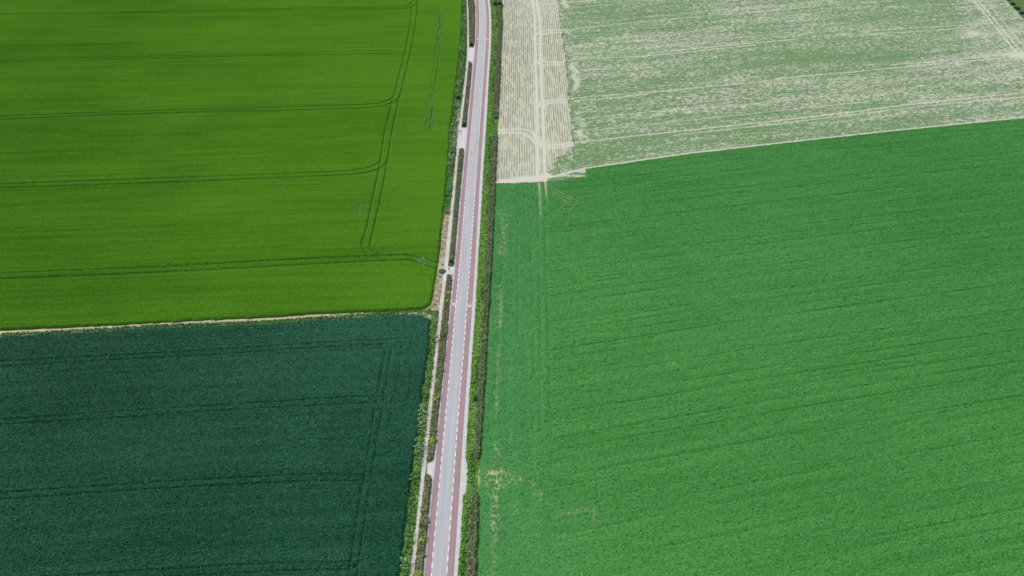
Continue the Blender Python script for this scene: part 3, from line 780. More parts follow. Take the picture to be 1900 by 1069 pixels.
def shape_D(pts, al, ac):
    n = len(pts)
    x, y = pts[:, 0], pts[:, 1]
    bnd = PL(D_BND, 0.05)
    o = np.argsort(bnd[:, 1])
    bx = np.interp(y, bnd[o, 1], bnd[o, 0]) + (vnoise(y * 0.5, y * 0, 5) - 0.5) * 1.8
    head = sstep(0.5, -0.5, x - bx)
    lx = dl[1][0] + (dl[0][0] - dl[1][0]) * (y - dl[1][1]) / (dl[0][1] - dl[1][1])
    ph = (x - lx) / 0.72
    rows = 0.5 + 0.5 * np.cos(2 * math.pi * (ph + 0.12 * (vnoise(y * 0.06, np.floor(ph) * 1.7, 7) - 0.5)))
    plant_h = sstep(0.35, 0.75, rows) * (0.45 + 0.55 * sstep(0.25, 0.5, vnoise(np.floor(ph + 0.5) * 5.3, y * 0.4, 9)))
    plant_h = plant_h * (0.75 + 0.7 * (fbm(x * 0.08, y * 0.03, 10) - 0.3))
    # open field: plants in broken clumps, drifting along the drill direction
    big = fbm(al * 0.012, ac * 0.10, 30) ; mid = fbm(al * 0.05, ac * 0.45, 31); patch = fbm(x * 0.03, y * 0.025, 35)
    fine_n = fbm(al * 1.35, ac * 1.8, 32, 2); rn = rnd(n)
    dens = 0.635 + 0.20 * (big - 0.5) + 0.34 * (mid - 0.5) + 0.22 * (patch - 0.5)
    right = sstep(1640, 1880, 950 + FPX * x / (y * math.cos(PITCH) + 71))
    dens = dens - 0.10 * right
    # worn stripe beside the headland
    ws = np.exp(-((x - bx - 2.7) / 1.1) ** 2) * sstep(0.35, 0.6, vnoise(y * 0.05, y * 0 + 2, 36))
    dens = dens - 0.45 * ws
    plant_f = sstep(-0.34, 0.28, dens - (0.75 * fine_n + 0.25 * rn))
    weeds = np.exp(-((x - bx - 0.5) / 0.55) ** 2) * sstep(0.42, 0.6, vnoise(y * 0.35, y * 0 + 5, 37))
    plant_f = np.maximum(plant_f, weeds)
    plant = head * plant_h + (1 - head) * plant_f
    tr = groove(pts, D_TR, 0.03, 0.48, 0.1, 11)
    for ln, s_ in D_PAIR:
        tr = np.maximum(tr, min(1, s_ * 1.25) * groove(pts, [ln], 0.03, 0.30, 0.4, 13))
    # turning ground under the crossing tracks
    for (u, v, r) in ((1008, 268, 2.6), (996, 258, 1.8), (1890, 104, 3.5), (1806, 62, 3)):
        c = P(u, v); q = np.hypot(x - c[0], y - c[1]); tr = np.maximum(tr, 0.75 * np.exp(-(q / r) ** 2))
    # strip of bare soil along the near edge
    d, _ = dist_line(pts, PL([(2060,203.2),(1900,218.8),(1742,234.5),(1584,251),(1400,271.3),(1280,284.8),(1154,303),(1087,313),(1020,329.5)], 0), reach=3)
    tr = np.maximum(tr, np.exp(-(d / 0.52) ** 4))
    d, _ = dist_line(pts, PL([(918,337),(960,335.5),(1008,332)], 0), reach=4)
    tr = np.maximum(tr, np.exp(-(d / 1.15) ** 4) * 0.97)
    d, _ = dist_line(pts, PL([(960,333),(1000,329),(1016,327)], 0), reach=4)
    tr = np.maximum(tr, np.exp(-(d / 1.3) ** 4))
    cp = PL([(1019,335),(1022,331),(1050,324),(1087,315.5),(1087,331),(1060,334),(1034,337)], 0.0)
    ci = inside(pts, cp)
    plant = np.where(ci, 0.25 + 0.75 * sstep(0.3, 0.6, fbm(x * 0.35, y * 0.9, 83)), plant)
    tr = np.where(ci, tr * 0.35, tr)
    plant = plant * (1 - np.clip(tr, 0, 1))
    h = 0.03 + 0.20 * plant * (0.6 + 0.8 * rn) - 0.02 * tr
    wd = (1 - head) * weeds
    return dict(h=h, bare=np.clip(np.clip(1 - plant * 1.05, 0, 0.78) + 0.22 * np.clip(tr, 0, 1), 0, 1), thin=np.clip(0.8 * head * (1 - weeds), 0, 1), tint=np.clip(0.7 * rn + 0.2 - 0.3 * wd, 0, 1))
M['cropD'] = crop_mat('young plants on dry soil', (0.072, 0.145, 0.052), (0.128, 0.218, 0.094), (0.46, 0.46, 0.365), D_ANG, thin=(0.19, 0.20, 0.13), fine=3.0, soil2=(0.385, 0.385, 0.295), spec=0.08)
D_LEFT_A = [(u, v) for u, v in D_LEFT]
D1 = PL(D_LEFT_A + [(1026,-80),(1034.5,0),(1044,66),(1051.8,131.6),(1060,223.7),(1065.3,271),(1060,333.4),(1034,336.2),(996,339),(939,341.5)], 0.0)
D2 = PL([(1065.3,271),(1060,223.7),(1051.8,131.6),(1044,66),(1034.5,0),(1026,-80)] + D_RIGHT + [(2060,204),(1900,219.5),(1742,235),(1584,251.6),(1400,272),(1280,285.6),(1154,304),(1087.4,313.4),(1086.5,329.5),(1060,333.4)], 0.0)
grid_field('young_crop', D1, R(90), (0.40, 0.16), 0.15, M['cropD'], shape_D, 'pale striped headland of young plants with looping tractor tracks beside the hedge', 'crop', rag=0.05, edge=0.1)
grid_field('young_crop', D2, D_ANG, (0.30, 0.25), 0.15, M['cropD'], shape_D, 'pale mottled field of patchy young plants on dry soil', 'crop', rag=0.05, edge=0.1)

# --- olive field beyond the far edge
E_POLY = PL([(1880,-80),(1890,-30),(1898,0),(1910,20),(1940,50),(2060,170),(2060,-80)], 0)
def shape_E(pts, al, ac):
    n = len(pts)
    return dict(h=0.3 + (rnd(n) - 0.5) * 0.2, tint=rnd(n), bare=np.zeros(n), thin=np.zeros(n))
M['cropE'] = crop_mat('olive green grass', (0.055, 0.085, 0.02), (0.085, 0.11, 0.03), SOIL, 0.2)
grid_field('grass', E_POLY, 0.2, (0.6, 0.6), 0.3, M['cropE'], shape_E, 'olive green grassland beyond the pale field', 'grass')

# ---------------------------------------------------------------- dirt track and bare ground (setting)
def band(name, centre_px, wpx_world, z, m, label, cat, amp=0.5, seed=3, kind='structure'):
    l = smooth_line(PL(centre_px), 20)
    t = np.gradient(l, axis=0); t /= np.hypot(t[:, 0], t[:, 1])[:, None]
    nrm = np.stack([-t[:, 1], t[:, 0]], 1)
    s = np.cumsum(np.r_[0, np.hypot(*np.diff(l, axis=0).T)])
    wv = np.interp(np.linspace(0, 1, len(l)), np.linspace(0, 1, len(wpx_world)), wpx_world)
    a = wv * (0.5 + amp * (fbm(s * 0.5, s * 0, seed) - 0.5)); b = wv * (0.5 + amp * (fbm(s * 0.5, s * 0 + 9, seed + 5) - 0.5))
    me = strip_mesh(name, l + nrm * a[:, None], l - nrm * b[:, None], z)
    o = link(name, me, m); tag(o, label, cat, kind=kind)
    return o
band('dirt_path', [(-130,622.5),(0,617.2),(105,612.2),(210,606.4),(316,600.8),(400,596.6),(490,592.3),(581,586.9),(640,583.4),(690,580.6)], [1.05,1.05,0.9,1.0,0.95,0.9,0.95,1.1,0.9,0.3], 0.032, M['soil'], 'pale bare dirt strip between bright and dark green crops', 'path')
band('dirt_path', [(735,582.2),(771,581.3),(785,582.6),(796,585.3),(802.5,588.5),(803.5,591)], [0.15,0.45,0.8,0.9,0.7,0.2], 0.030, M['soil'], 'pale bare soil curve at the corner of dark crop', 'path')
band('dirt_path', [(799.3,606),(799,611),(798.2,617.5)], [0.2,0.55,0.25], 0.030, M['soil'], 'small bare soil patch between dark crop and footpath', 'path')
def bare_poly(pts, z, m, label, kind='structure', name='ground_surface'):
    pl = PL(pts); out = []
    for i in range(len(pl)):
        a, b = pl[i], pl[(i + 1) % len(pl)]
        k = max(1, int(np.hypot(*(b - a)) / 0.7))
        for j in range(k):
            q = a + (b - a) * j / k
            out.append(q + (RNG.random(2) - 0.5) * 0.22)
    o = link(name, slab(name, [np.array(out)], 0.0, z), m); tag(o, label, 'bare ground', kind=kind)
band('dirt_path', [(842.3,200),(839.6,220),(836.9,242),(835.3,262),(834.3,278),(833.2,294),(832,314),(830.6,330)], [0.1,0.34,0.3,0.4,0.36,0.42,0.3,0.08], 0.03, M['soil'], 'thin broken pale soil line along bright crop edge', 'bare ground', 1.2, 13)
bare_poly([(822.8,396),(833.5,396),(831.5,420),(827,462),(823.3,497),(811.5,499),(814.5,480),(816.5,460),(819,432)], 0.026, M['brown_soil'], 'brown rubbly bare ground between bright crop and footpath')
bare_poly([(812,497),(823.2,499),(820.5,524),(817.5,550),(813.6,575),(806,575.5),(790,575.5),(783,577),(790,568),(802,556),(806,540),(809,520)], 0.026, M['brown_soil'], 'brown bare corner where footpath meets the dirt strip')
bare_poly([(812.2,482),(823.6,480),(822.8,498),(812,500.5)], 0.034, M['soil'], 'pale bare soil where wheel tracks reach the footpath')
bare_poly([(852,224),(850.3,246),(848,262),(846.5,272),(842,271),(838,268),(841.5,256),(845.5,244),(848,232)], 0.026, M['brown_soil'], 'trodden brown edge beside widest paved gap')
bare_poly([(854,196),(852.5,222),(849.5,232),(847.5,222),(850.5,206)], 0.026, M['soil'], 'small trodden edge of footpath above widest paved gap')
bare_poly([(888.3,870),(890,871),(890.3,882),(889.6,895),(887,902),(885.6,899),(887.2,885)], 0.03, M['pale_turf'], 'pale bare soil between the two hedges along leafy crop')

# ---------------------------------------------------------------- leaf clouds
def leaf_mesh(name, cen, size, seed, tint=None, **k):
    v, f = leaf_quads(cen, size, seed, **k)
    tn = tint if tint is not None else np.random.default_rng(seed + 1).random(len(cen))
    return mesh_np(name, v, f, {'tint': np.repeat(tn, 4)})

HEDGE_SETS = {
    'olive': leaf_mat('olive brown hedge leaves', (0.105, 0.142, 0.055), (0.265, 0.31, 0.14), 0.45, (0.22, 0.20, 0.105)),
}
M['hedge_leaf'] = HEDGE_SETS['olive']
M['hedge_leaf_b'] = leaf_mat('green olive hedge leaves', (0.078, 0.130, 0.046), (0.215, 0.295, 0.12), 0.3, (0.185, 0.185, 0.09))
M['twigs'] = simple_mat('dark twigs', (0.06, 0.055, 0.032), (0.09, 0.08, 0.05), 3.0)
M['weed_leaf'] = leaf_mat('weed leaves', (0.028, 0.11, 0.012), (0.11, 0.26, 0.05), 0.5, (0.06, 0.20, 0.05))
M['grass_leaf'] = leaf_mat('verge grass blades', (0.11, 0.26, 0.022), (0.21, 0.42, 0.06), 0.35, (0.12, 0.32, 0.05))
M['pale_weed'] = leaf_mat('grey green weed leaves', (0.12, 0.24, 0.09), (0.22, 0.35, 0.17), 0.5)

def hedge(ys, xl, xr, height, leafm, label, group, seed, density=150, rag=0.22):
    """hedge along y between two edge lines: twig core plus leaf cloud."""
    rg = np.random.default_rng(seed)
    yy = np.arange(ys[0], ys[1], 0.5)
    l = np.interp(yy, xl[0], xl[1]); r = np.interp(yy, xr[0], xr[1])
    # round the ends
    endd = np.minimum(yy - ys[0], ys[1] - yy)
    k = np.sqrt(np.clip(endd / 1.2, 0.02, 1))
    mid, hw = (l + r) / 2, (r - l) / 2 * k
    hh = height * (0.75 + 0.5 * fbm(yy * 0.25, yy * 0, seed)) * (0.6 + 0.4 * k)
    x0 = float(mid.mean()); y0_ = float(yy.mean())
    root = empty('hedge', (x0, y0_, 0))
    prof = [(-1, 0.02), (-0.95, 0.5), (-0.7, 0.86), (0, 0.95), (0.7, 0.86), (0.95, 0.5), (1, 0.02)]
    n, m_ = len(yy), len(prof)
    V = np.zeros((n, m_, 3))
    for j, (a, b) in enumerate(prof):
        V[:, j, 0] = mid + a * (hw - 0.14).clip(0.05) + (rg.random(n) - 0.5) * 0.12 - x0
        V[:, j, 1] = yy + (rg.random(n) - 0.5) * 0.2 - y0_
        V[:, j, 2] = b * (hh - 0.12).clip(0.15) + (rg.random(n) - 0.5) * 0.08
    V[:, :, 2] = V[:, :, 2].clip(0.0)
    idx = np.arange(n * m_).reshape(n, m_)
    F = np.stack([idx[:-1, :-1].ravel(), idx[1:, :-1].ravel(), idx[1:, 1:].ravel(), idx[:-1, 1:].ravel()], 1)
    link('branches', mesh_np('branches', V.reshape(-1, 3), F), M['twigs'], root)
    N = int((ys[1] - ys[0]) * density)
    cy = ys[0] + rg.random(N) * (ys[1] - ys[0])
    clump = fbm(cy * 0.8, cy * 0, seed + 3)
    th = rg.random(N) * math.pi
    ca, sa = np.cos(th), np.sin(th)
    m1, h1, z1 = np.interp(cy, yy, mid), np.interp(cy, yy, hw), np.interp(cy, yy, hh)
    lump = 0.72 + 0.54 * vnoise(cy * 1.3, th * 1.6, seed + 8)
    lump = lump * (0.93 + rag * (rg.random(N) - 0.4))
    ex = np.sign(ca) * np.abs(ca) ** 0.55 * lump; ez = np.abs(sa) ** 0.6 * lump
    cen = np.column_stack([m1 + ex * h1 - x0, cy - y0_, (ez * z1).clip(0.04)])
    tint = np.clip(0.15 + 0.55 * rg.random(N) + 0.5 * (vnoise(cy * 1.4, th * 2, seed + 12) - 0.4), 0, 1)
    link('foliage', leaf_mesh('foliage', cen, 0.17, seed, tint), leafm, root)
    tag(root, label, 'hedge', group)
    return root

bl, br = LN['bed_l'], LN['bed_r']
def island(v0, v1, label, seed, dens):
    ya, yb = yof(v1), yof(v0)
    hedge((ya, yb), (YR, fast('bed_l', YR) + 0.17), (YR, fast('bed_r', YR) - 0.07), 0.55, M['hedge_leaf'], label, 'hedges on islands between footpath and road', seed, dens)
island(-70, 84, 'clipped brown green hedge island ending at a dark round bush, farthest away', 101, 170)
island(118, 233, 'clipped brown green hedge island ending just above two dark posts', 102, 170)
island(277, 493, 'clipped brown green hedge island between widest paved gap and single post', 103, 190)
island(512, 856, 'longest clipped hedge island, beside the white bicycle symbols and cyclist', 104, 230)
island(883, 1140, 'clipped hedge island nearest the camera with a bright yellow bush in it', 105, 260)
# long hedge on the other side of the road
def right_hedge(v0, v1, label, seed, dens, m):
    ya, yb = yof(v1), yof(v0)
    hedge((ya, yb), (YR, fast('hedge_l', YR) + 0.04), (YR, fast('hedge_r', YR) - 0.06), 0.8, m, label, 'hedge along the fields across the road', seed, dens, 0.3)
right_hedge(-70, 222, 'long dark hedge beside the striped pale field', 111, 170, M['hedge_leaf_b'])
right_hedge(250, 854, 'long brown green hedge along leafy crop, reaching up past the pale field corner', 112, 220, M['hedge_leaf_b'])
right_hedge(914, 1140, 'brown topped hedge starting beside bare soil patch in the grass', 113, 260, M['hedge_leaf_b'])

# single bushes
BUSH = {}
def bush_mat(key, a, b): BUSH[key] = leaf_mat(key + ' bush leaves', a, b)
bush_mat('dark', (0.010, 0.030, 0.012), (0.03, 0.07, 0.028))
bush_mat('green', (0.06, 0.17, 0.04), (0.14, 0.30, 0.09))
bush_mat('lime', (0.19, 0.30, 0.045), (0.34, 0.46, 0.10))
bush_mat('yellow', (0.30, 0.36, 0.03), (0.52, 0.55, 0.09))
bush_mat('teal', (0.02, 0.07, 0.045), (0.05, 0.13, 0.08))
def bush(u, v, r, h, key, label, seed, name='bush', cat='bush', group=None, ry=1.0):
    rg = np.random.default_rng(seed)
    x, y = P(u, v, h * 0.6)
    root = empty(name, (x, y, 0))
    bm = bmesh.new()
    for k in range(6):
        a = k * 1.05 + rg.random(); tip = Vector((math.cos(a) * r * 0.55, math.sin(a) * r * 0.55, h * 0.8)); base = Vector((math.cos(a) * 0.05, math.sin(a) * 0.05, 0))
        d = tip - base; mtx = Matrix.Translation((tip + base) / 2) @ d.to_track_quat('Z', 'Y').to_matrix().to_4x4()
        bmesh.ops.create_cone(bm, cap_ends=True, segments=5, radius1=0.035, radius2=0.012, depth=d.length, matrix=mtx)
    me = bpy.data.meshes.new('stems'); bm.to_mesh(me); bm.free()
    link('stem', me, M['twigs'], root)
    N = int(420 * r * r / 0.5 + 160)
    d = rg.normal(size=(N, 3)); d[:, 2] = np.abs(d[:, 2]); d /= np.linalg.norm(d, axis=1)[:, None]
    rr = (0.45 + 0.55 * rg.random(N) ** 0.5) * (0.78 + 0.4 * vnoise(d[:, 0] * 2.5 + 9, d[:, 1] * 2.5 + d[:, 2], seed))
    cen = d * rr[:, None] * np.array([r, r * ry, h])
    cen[:, 2] = cen[:, 2].clip(0.05)
    link('foliage', leaf_mesh('foliage', cen, 0.19, seed, np.clip(rg.random(N) * 0.7 + 0.4 * (vnoise(d[:, 0] * 3 + 4, d[:, 1] * 3, seed) - 0.2), 0, 1)), BUSH[key], root)
    tag(root, label, cat, group)
bush(874.5, 82, 0.62, 0.95, 'dark', 'dark round bush ending the farthest hedge island', 201)
bush(861.4, 231, 0.66, 0.95, 'dark', 'dark round bush at the island tip above two dark posts', 202)
bush(862, 233.6, 0.5, 0.55, 'green', 'light green tuft in front of dark bush above two posts', 203)
bush(837.6, 485.5, 0.62, 0.95, 'dark', 'dark round bush near the single post in footpath', 204)
bush(837.2, 490, 0.6, 0.55, 'green', 'mid green tuft between dark bush and single post', 205)
bush(844.8, 401.5, 0.55, 0.9, 'green', 'green bush just above a lime tuft in third hedge island', 206)
bush(844.4, 406.8, 0.5, 0.8, 'lime', 'lime tuft just below a green bush in third hedge island', 207)
bush(840.6, 446.8, 0.5, 0.85, 'lime', 'pale lime bush alone in the hedge above a grey green one', 208)
bush(839.6, 468.3, 0.6, 0.8, 'green', 'grey green bush between pale lime bush and dark bush', 209)
bush(837.4, 478.8, 0.5, 0.85, 'lime', 'small lime bush right above the dark bush by single post', 210)
bush(831.2, 543.6, 0.62, 0.95, 'yellow', 'bright yellow green bush above white bicycle symbols', 211)
bush(830.4, 558.4, 0.48, 0.8, 'yellow', 'small yellow bush level with white bicycle symbols', 212)
bush(822.8, 621.5, 0.75, 0.9, 'green', 'soft green bush beside the cyclist', 213)
bush(812.6, 708, 0.62, 0.9, 'lime', 'upper of two lime bushes in the longest hedge island', 214, ry=1.5)
bush(808.8, 741, 0.72, 0.9, 'lime', 'lower of two lime bushes in the longest hedge island', 215, ry=1.4)
bush(802.4, 815.5, 0.78, 0.8, 'lime', 'large yellow green bush beside a drain', 216, ry=1.4)
bush(782, 974.2, 0.5, 0.9, 'green', 'small bright green bush in the nearest hedge island', 217)
bush(782, 1003, 0.55, 1.0, 'yellow', 'bright yellow bush in the nearest hedge island', 218)
bush(775, 1064, 0.8, 0.95, 'lime', 'yellow green bush at bottom edge of the nearest hedge island', 219)
bush(926.5, 7, 1.6, 1.9, 'teal', 'big dark green bush beside hedge top at striped field', 220)
bush(919.5, 6, 0.9, 1.2, 'dark', 'dark bush in grass touching the big dark bush', 221)
bush(883.2, 738, 0.6, 0.9, 'teal', 'dark blue green bush in grass against the long hedge', 222)
bush(850.2, 179.5, 0.85, 1.1, 'teal', 'round dark green bush among weeds beside bright crop', 223)
bush(820.3, 502.5, 0.85, 0.45, 'green', 'low dark green weed clump on bare ground by footpath', 224)
# shrubs along the far edge of the pale field
for k, (u, v, r) in enumerate(((1871, -3, 1.3), (1880, 6, 1.1), (1888, 14, 1.3), (1897, 23, 1.2), (1906, 33, 1.3), (1917, 45, 1.2), (1861, -16, 1.3))):
    bush(u, v, r, 0.9, 'teal', 'dark shrub in the row along far corner of pale field', 240 + k, group='shrubs along the far field edge')

# ---------------------------------------------------------------- verge vegetation (stuff)
def scatter(ya, yb, xl, xr, per_m2, seed, keep=None):
    rg = np.random.default_rng(seed)
    wmax = 9.0
    N = int((yb - ya) * wmax * per_m2)
    y = ya + rg.random(N) * (yb - ya)
    l, r = xl(y), xr(y)
    x = l + rg.random(N) * wmax
    m = x < r
    x, y = x[m], y[m]
    if keep is not None:
        k = keep(x, y); x, y = x[k], y[k]
    return x, y, rg
aE = PL(A_EDGE + [(800, 585), (800, 590)] + B_R, 0.0)
o_ = np.argsort(aE[:, 1])
def fieldL(y): return np.interp(y, aE[o_, 1], aE[o_, 0])
yb_lo, yb_hi = yof(578), yof(398)
yl1, yl2 = yof(276), yof(222)
def keep_left(x, y):
    n = fbm(x * 0.7, y * 0.7, 301)
    t = (x - fieldL(y)) / np.maximum(fast('path_l', y) - fieldL(y), 0.1)
    bare = (y > yb_lo) & (y < yb_hi)
    near = (y > yl1) & (y < yl2 + 14) & (t > 0.45)
    rg = np.random.default_rng(5).random(len(x))
    return np.where(bare, (rg < 0.10 * (n > 0.5)), np.where(near, rg < 0.35, rg < 0.25 + 1.1 * n))
x, y, rg = scatter(58, 410, lambda y: fieldL(y) - 0.1, lambda y: fast('path_l', y) + 0.05, 22, 302, keep_left)
hn = fbm(x * 0.5, y * 0.5, 303)
cen = np.column_stack([x, y, 0.06 + rg.random(len(x)) * (0.12 + 0.75 * sstep(0.35, 0.75, hn))])
o = link('weeds', leaf_mesh('weeds', cen, 0.24, 304, np.clip(0.75 * rg.random(len(x)) + 0.5 * (hn - 0.4), 0, 1), stretchy=1.9), M['weed_leaf']); tag(o, 'mixed green weeds between the crops and the footpath', 'weeds', kind='stuff')
# paler grey green stands at the crop edge
def keep_pale(x, y):
    n = fbm(x * 0.35, y * 0.22, 311); t = x - fieldL(y)
    return (t < 1.1 + 0.8 * n) & (n > 0.57) & ~((y > yb_lo) & (y < yb_hi))
x, y, rg = scatter(58, 410, lambda y: fieldL(y) - 0.2, lambda y: fieldL(y) + 2.2, 16, 312, keep_pale)
cen = np.column_stack([x, y, 0.3 + rg.random(len(x)) * 0.7])
o = link('weeds', leaf_mesh('weeds', cen, 0.22, 313, stretchy=2.0), M['pale_weed']); tag(o, 'pale grey green weeds standing along the crop edge', 'weeds', kind='stuff')
# weedy strip between dirt track and dark crop
tl = smooth_line(PL([(-130,627),(0,621),(126,615),(253,607.2),(400,601.3),(490,597),(581,591.3),(671,585.6),(720,581.8),(760,578.5),(800,578)], 0.15), 30)
seg = np.hypot(*np.diff(tl, axis=0).T); cs = np.r_[0, np.cumsum(seg)]
rg = np.random.default_rng(321); N = int(cs[-1] * 1.9 * 22)
s = rg.random(N) * cs[-1]; wv = np.interp(s, [0, cs[-1] * .7, cs[-1] * .85, cs[-1]], [0.62, 0.7, 1.1, 1.3])
px = np.interp(s, cs, tl[:, 0]); py = np.interp(s, cs, tl[:, 1]) + (rg.random(N) - 0.5) * 2 * wv
k = (fbm(s * 0.3, py * 0.6, 322) > 0.32)
px, py = px[k], py[k]
cen = np.column_stack([px, py, 0.05 + rg.random(len(px)) * 0.3 * fbm(px * 0.4, py * 0.4, 323)])
o = link('weeds', leaf_mesh('weeds', cen, 0.22, 324, stretchy=1.8), M['weed_leaf']); tag(o, 'thin line of weeds between dirt strip and dark crop', 'weeds', kind='stuff')
# corner weeds right of dark crop top
# grass of the verge across the road
def keep_g(x, y):
    return np.random.default_rng(7).random(len(x)) < 0.45 + 0.6 * fbm(x * 0.6, y * 0.3, 331)
def stripR(y): return np.interp(y, eb[:, 1], eb[:, 0])
def grassR(y):
    v = fast('hedge_l', y) + 0.35
    gap = ((y > yof(250)) & (y < yof(222))) | ((y > yof(914)) & (y < yof(854)))
    return np.where(gap, fast('hedge_r', y) - 0.25, v)
x, y, rg = scatter(58, 410, lambda y: stripR(y) - 0.02, grassR, 34, 332, keep_g)
hn = fbm(x * 0.45, y * 0.25, 333)
cen = np.column_stack([x, y, 0.04 + rg.random(len(x)) * (0.06 + 0.22 * hn)])
o = link('grass', leaf_mesh('grass', cen, 0.20, 334, np.clip(0.6 * rg.random(len(x)) + 0.8 * (hn - 0.3), 0, 1), stretchy=2.2), M['grass_leaf']); tag(o, 'rough yellow green verge grass between concrete strip and hedge', 'grass', kind='stuff')
def keep_w(x, y):
    return fbm(x * 0.5, y * 0.14, 341) > 0.56
x, y, rg = scatter(58, 410, lambda y: fast('hedge_l', y) - 1.0, lambda y: fast('hedge_l', y) + 0.3, 30, 342, keep_w)
cen = np.column_stack([x, y, 0.05 + rg.random(len(x)) * 0.45])
o = link('weeds', leaf_mesh('weeds', cen, 0.2, 343, stretchy=1.9), M['weed_leaf']); tag(o, 'darker green weeds at the foot of the long hedge', 'weeds', kind='stuff')
# grass round the hedge islands
isl = [(yof(1140), yof(881)), (yof(857), yof(510)), (yof(495), yof(276)), (yof(237), yof(115)), (yof(89), yof(-75))]
def keep_i(x, y):
    m = np.zeros(len(x), bool)
    for a, b in isl: m |= (y > a) & (y < b)
    return m & (np.random.default_rng(8).random(len(x)) < 0.75)
x, y, rg = scatter(58, 410, lambda y: fast('bed_l', y) - 0.06, lambda y: fast('bed_l', y) + 0.55, 60, 351, keep_i)
cen = np.column_stack([x, y, 0.05 + rg.random(len(x)) * 0.16])
x2, y2, rg2 = scatter(58, 410, lambda y: fast('bed_l', y), lambda y: fast('bed_r', y) - 0.03, 34, 352, keep_i)
cen = np.vstack([cen, np.column_stack([x2, y2, 0.05 + rg2.random(len(x2)) * 0.12])])
M['isl_grass'] = leaf_mat('olive island grass', (0.09, 0.14, 0.025), (0.18, 0.22, 0.055), 0.5)
o = link('grass', leaf_mesh('grass', cen, 0.16, 353, stretchy=2.0), M['isl_grass']); tag(o, 'olive grass fringe round the foot of the small hedges', 'grass', kind='stuff')

# ---------------------------------------------------------------- posts
def lathe(name, prof, m, parent, seg=12):
    n = len(prof)
    V = [(r * math.cos(2 * math.pi * k / seg), r * math.sin(2 * math.pi * k / seg), z) for (r, z) in prof for k in range(seg)]
    F = [(i * seg + k, i * seg + (k + 1) % seg, (i + 1) * seg + (k + 1) % seg, (i + 1) * seg + k) for i in range(n - 1) for k in range(seg)]
    F.append(tuple(range(seg))[::-1]); F.append(tuple((n - 1) * seg + k for k in range(seg)))
    me = bpy.data.meshes.new(name); me.from_pydata(V, [], F)
    return link(name, me, m, parent)
def post(u, v, label, group, head=M['dark_metal'], pole=M['grey_metal'], hr=0.17, h=1.1):
    x, y = P(u, v)
    e = empty('post', (x, y, 0))
    lathe('pole', [(0.055, 0.0), (0.055, h * 0.62)], pole, e)
    lathe('cap', [(0.06, h * 0.60), (hr, h * 0.63), (hr, h * 0.92), (hr * 0.85, h * 0.98), (0.03, h)], head, e)
    lathe('base', [(0.11, 0.02), (0.11, 0.07), (0.06, 0.09)], pole, e)
    tag(e, label, 'post', group)
post(851.3, 248.0, 'dark topped slim post at the footpath edge of paved gap', 'posts on the paved gaps')
post(855.3, 248.4, 'dark topped slim post in the middle of paved gap', 'posts on the paved gaps')
post(833.2, 503.2, 'grey post with dark cap alone in a footpath gap', 'posts on the paved gaps', hr=0.13)
post(919.5, 229.0, 'white marker post in the dark hedge gap', None, head=M['white'], pole=M['white'], hr=0.09, h=1.0)
e = empty('marker_stone', (*P(864.3, 932.4), 0))
lathe('body', [(0.11, 0), (0.105, 0.25), (0.09, 0.3)], M['white'], e); lathe('cap', [(0.10, 0.30), (0.115, 0.33), (0.09, 0.38), (0.02, 0.40)], M['yellow'], e)
tag(e, 'small pale yellow topped marker in the grass verge', 'marker')

# ---------------------------------------------------------------- cyclist
def skin_obj(name, verts, edges, radii, m, parent, root=0, sub=1):
    me = bpy.data.meshes.new(name)
    me.from_pydata(verts, edges, [])
    o = link(name, me, m, parent)
    md = o.modifiers.new('Skin', 'SKIN'); md.use_smooth_shade = True
    for i, r in enumerate(radii):
        me.skin_vertices[0].data[i].radius = (r, r) if not isinstance(r, tuple) else r
        me.skin_vertices[0].data[i].use_root = (i == root)
    s = o.modifiers.new('Sub', 'SUBSURF'); s.levels = sub; s.render_levels = sub
    dg = bpy.context.evaluated_depsgraph_get(); dg.update()
    ev = bpy.data.meshes.new_from_object(o.evaluated_get(dg))
    o.modifiers.clear(); old = o.data; o.data = ev; bpy.data.meshes.remove(old)
    ev.materials.clear(); ev.materials.append(m)
    return o
def tube(bm, pts, r, seg=8):
    for a, b in zip(pts[:-1], pts[1:]):
        a = Vector(a); b = Vector(b); d = b - a
        bmesh.ops.create_cone(bm, cap_ends=True, segments=seg, radius1=r, radius2=r, depth=d.length, matrix=Matrix.Translation((a + b) / 2) @ d.to_track_quat('Z', 'Y').to_matrix().to_4x4())
def bm_obj(name, bm, m, parent):
    me = bpy.data.meshes.new(name); bm.to_mesh(me); bm.free()
    return link(name, me, m, parent)

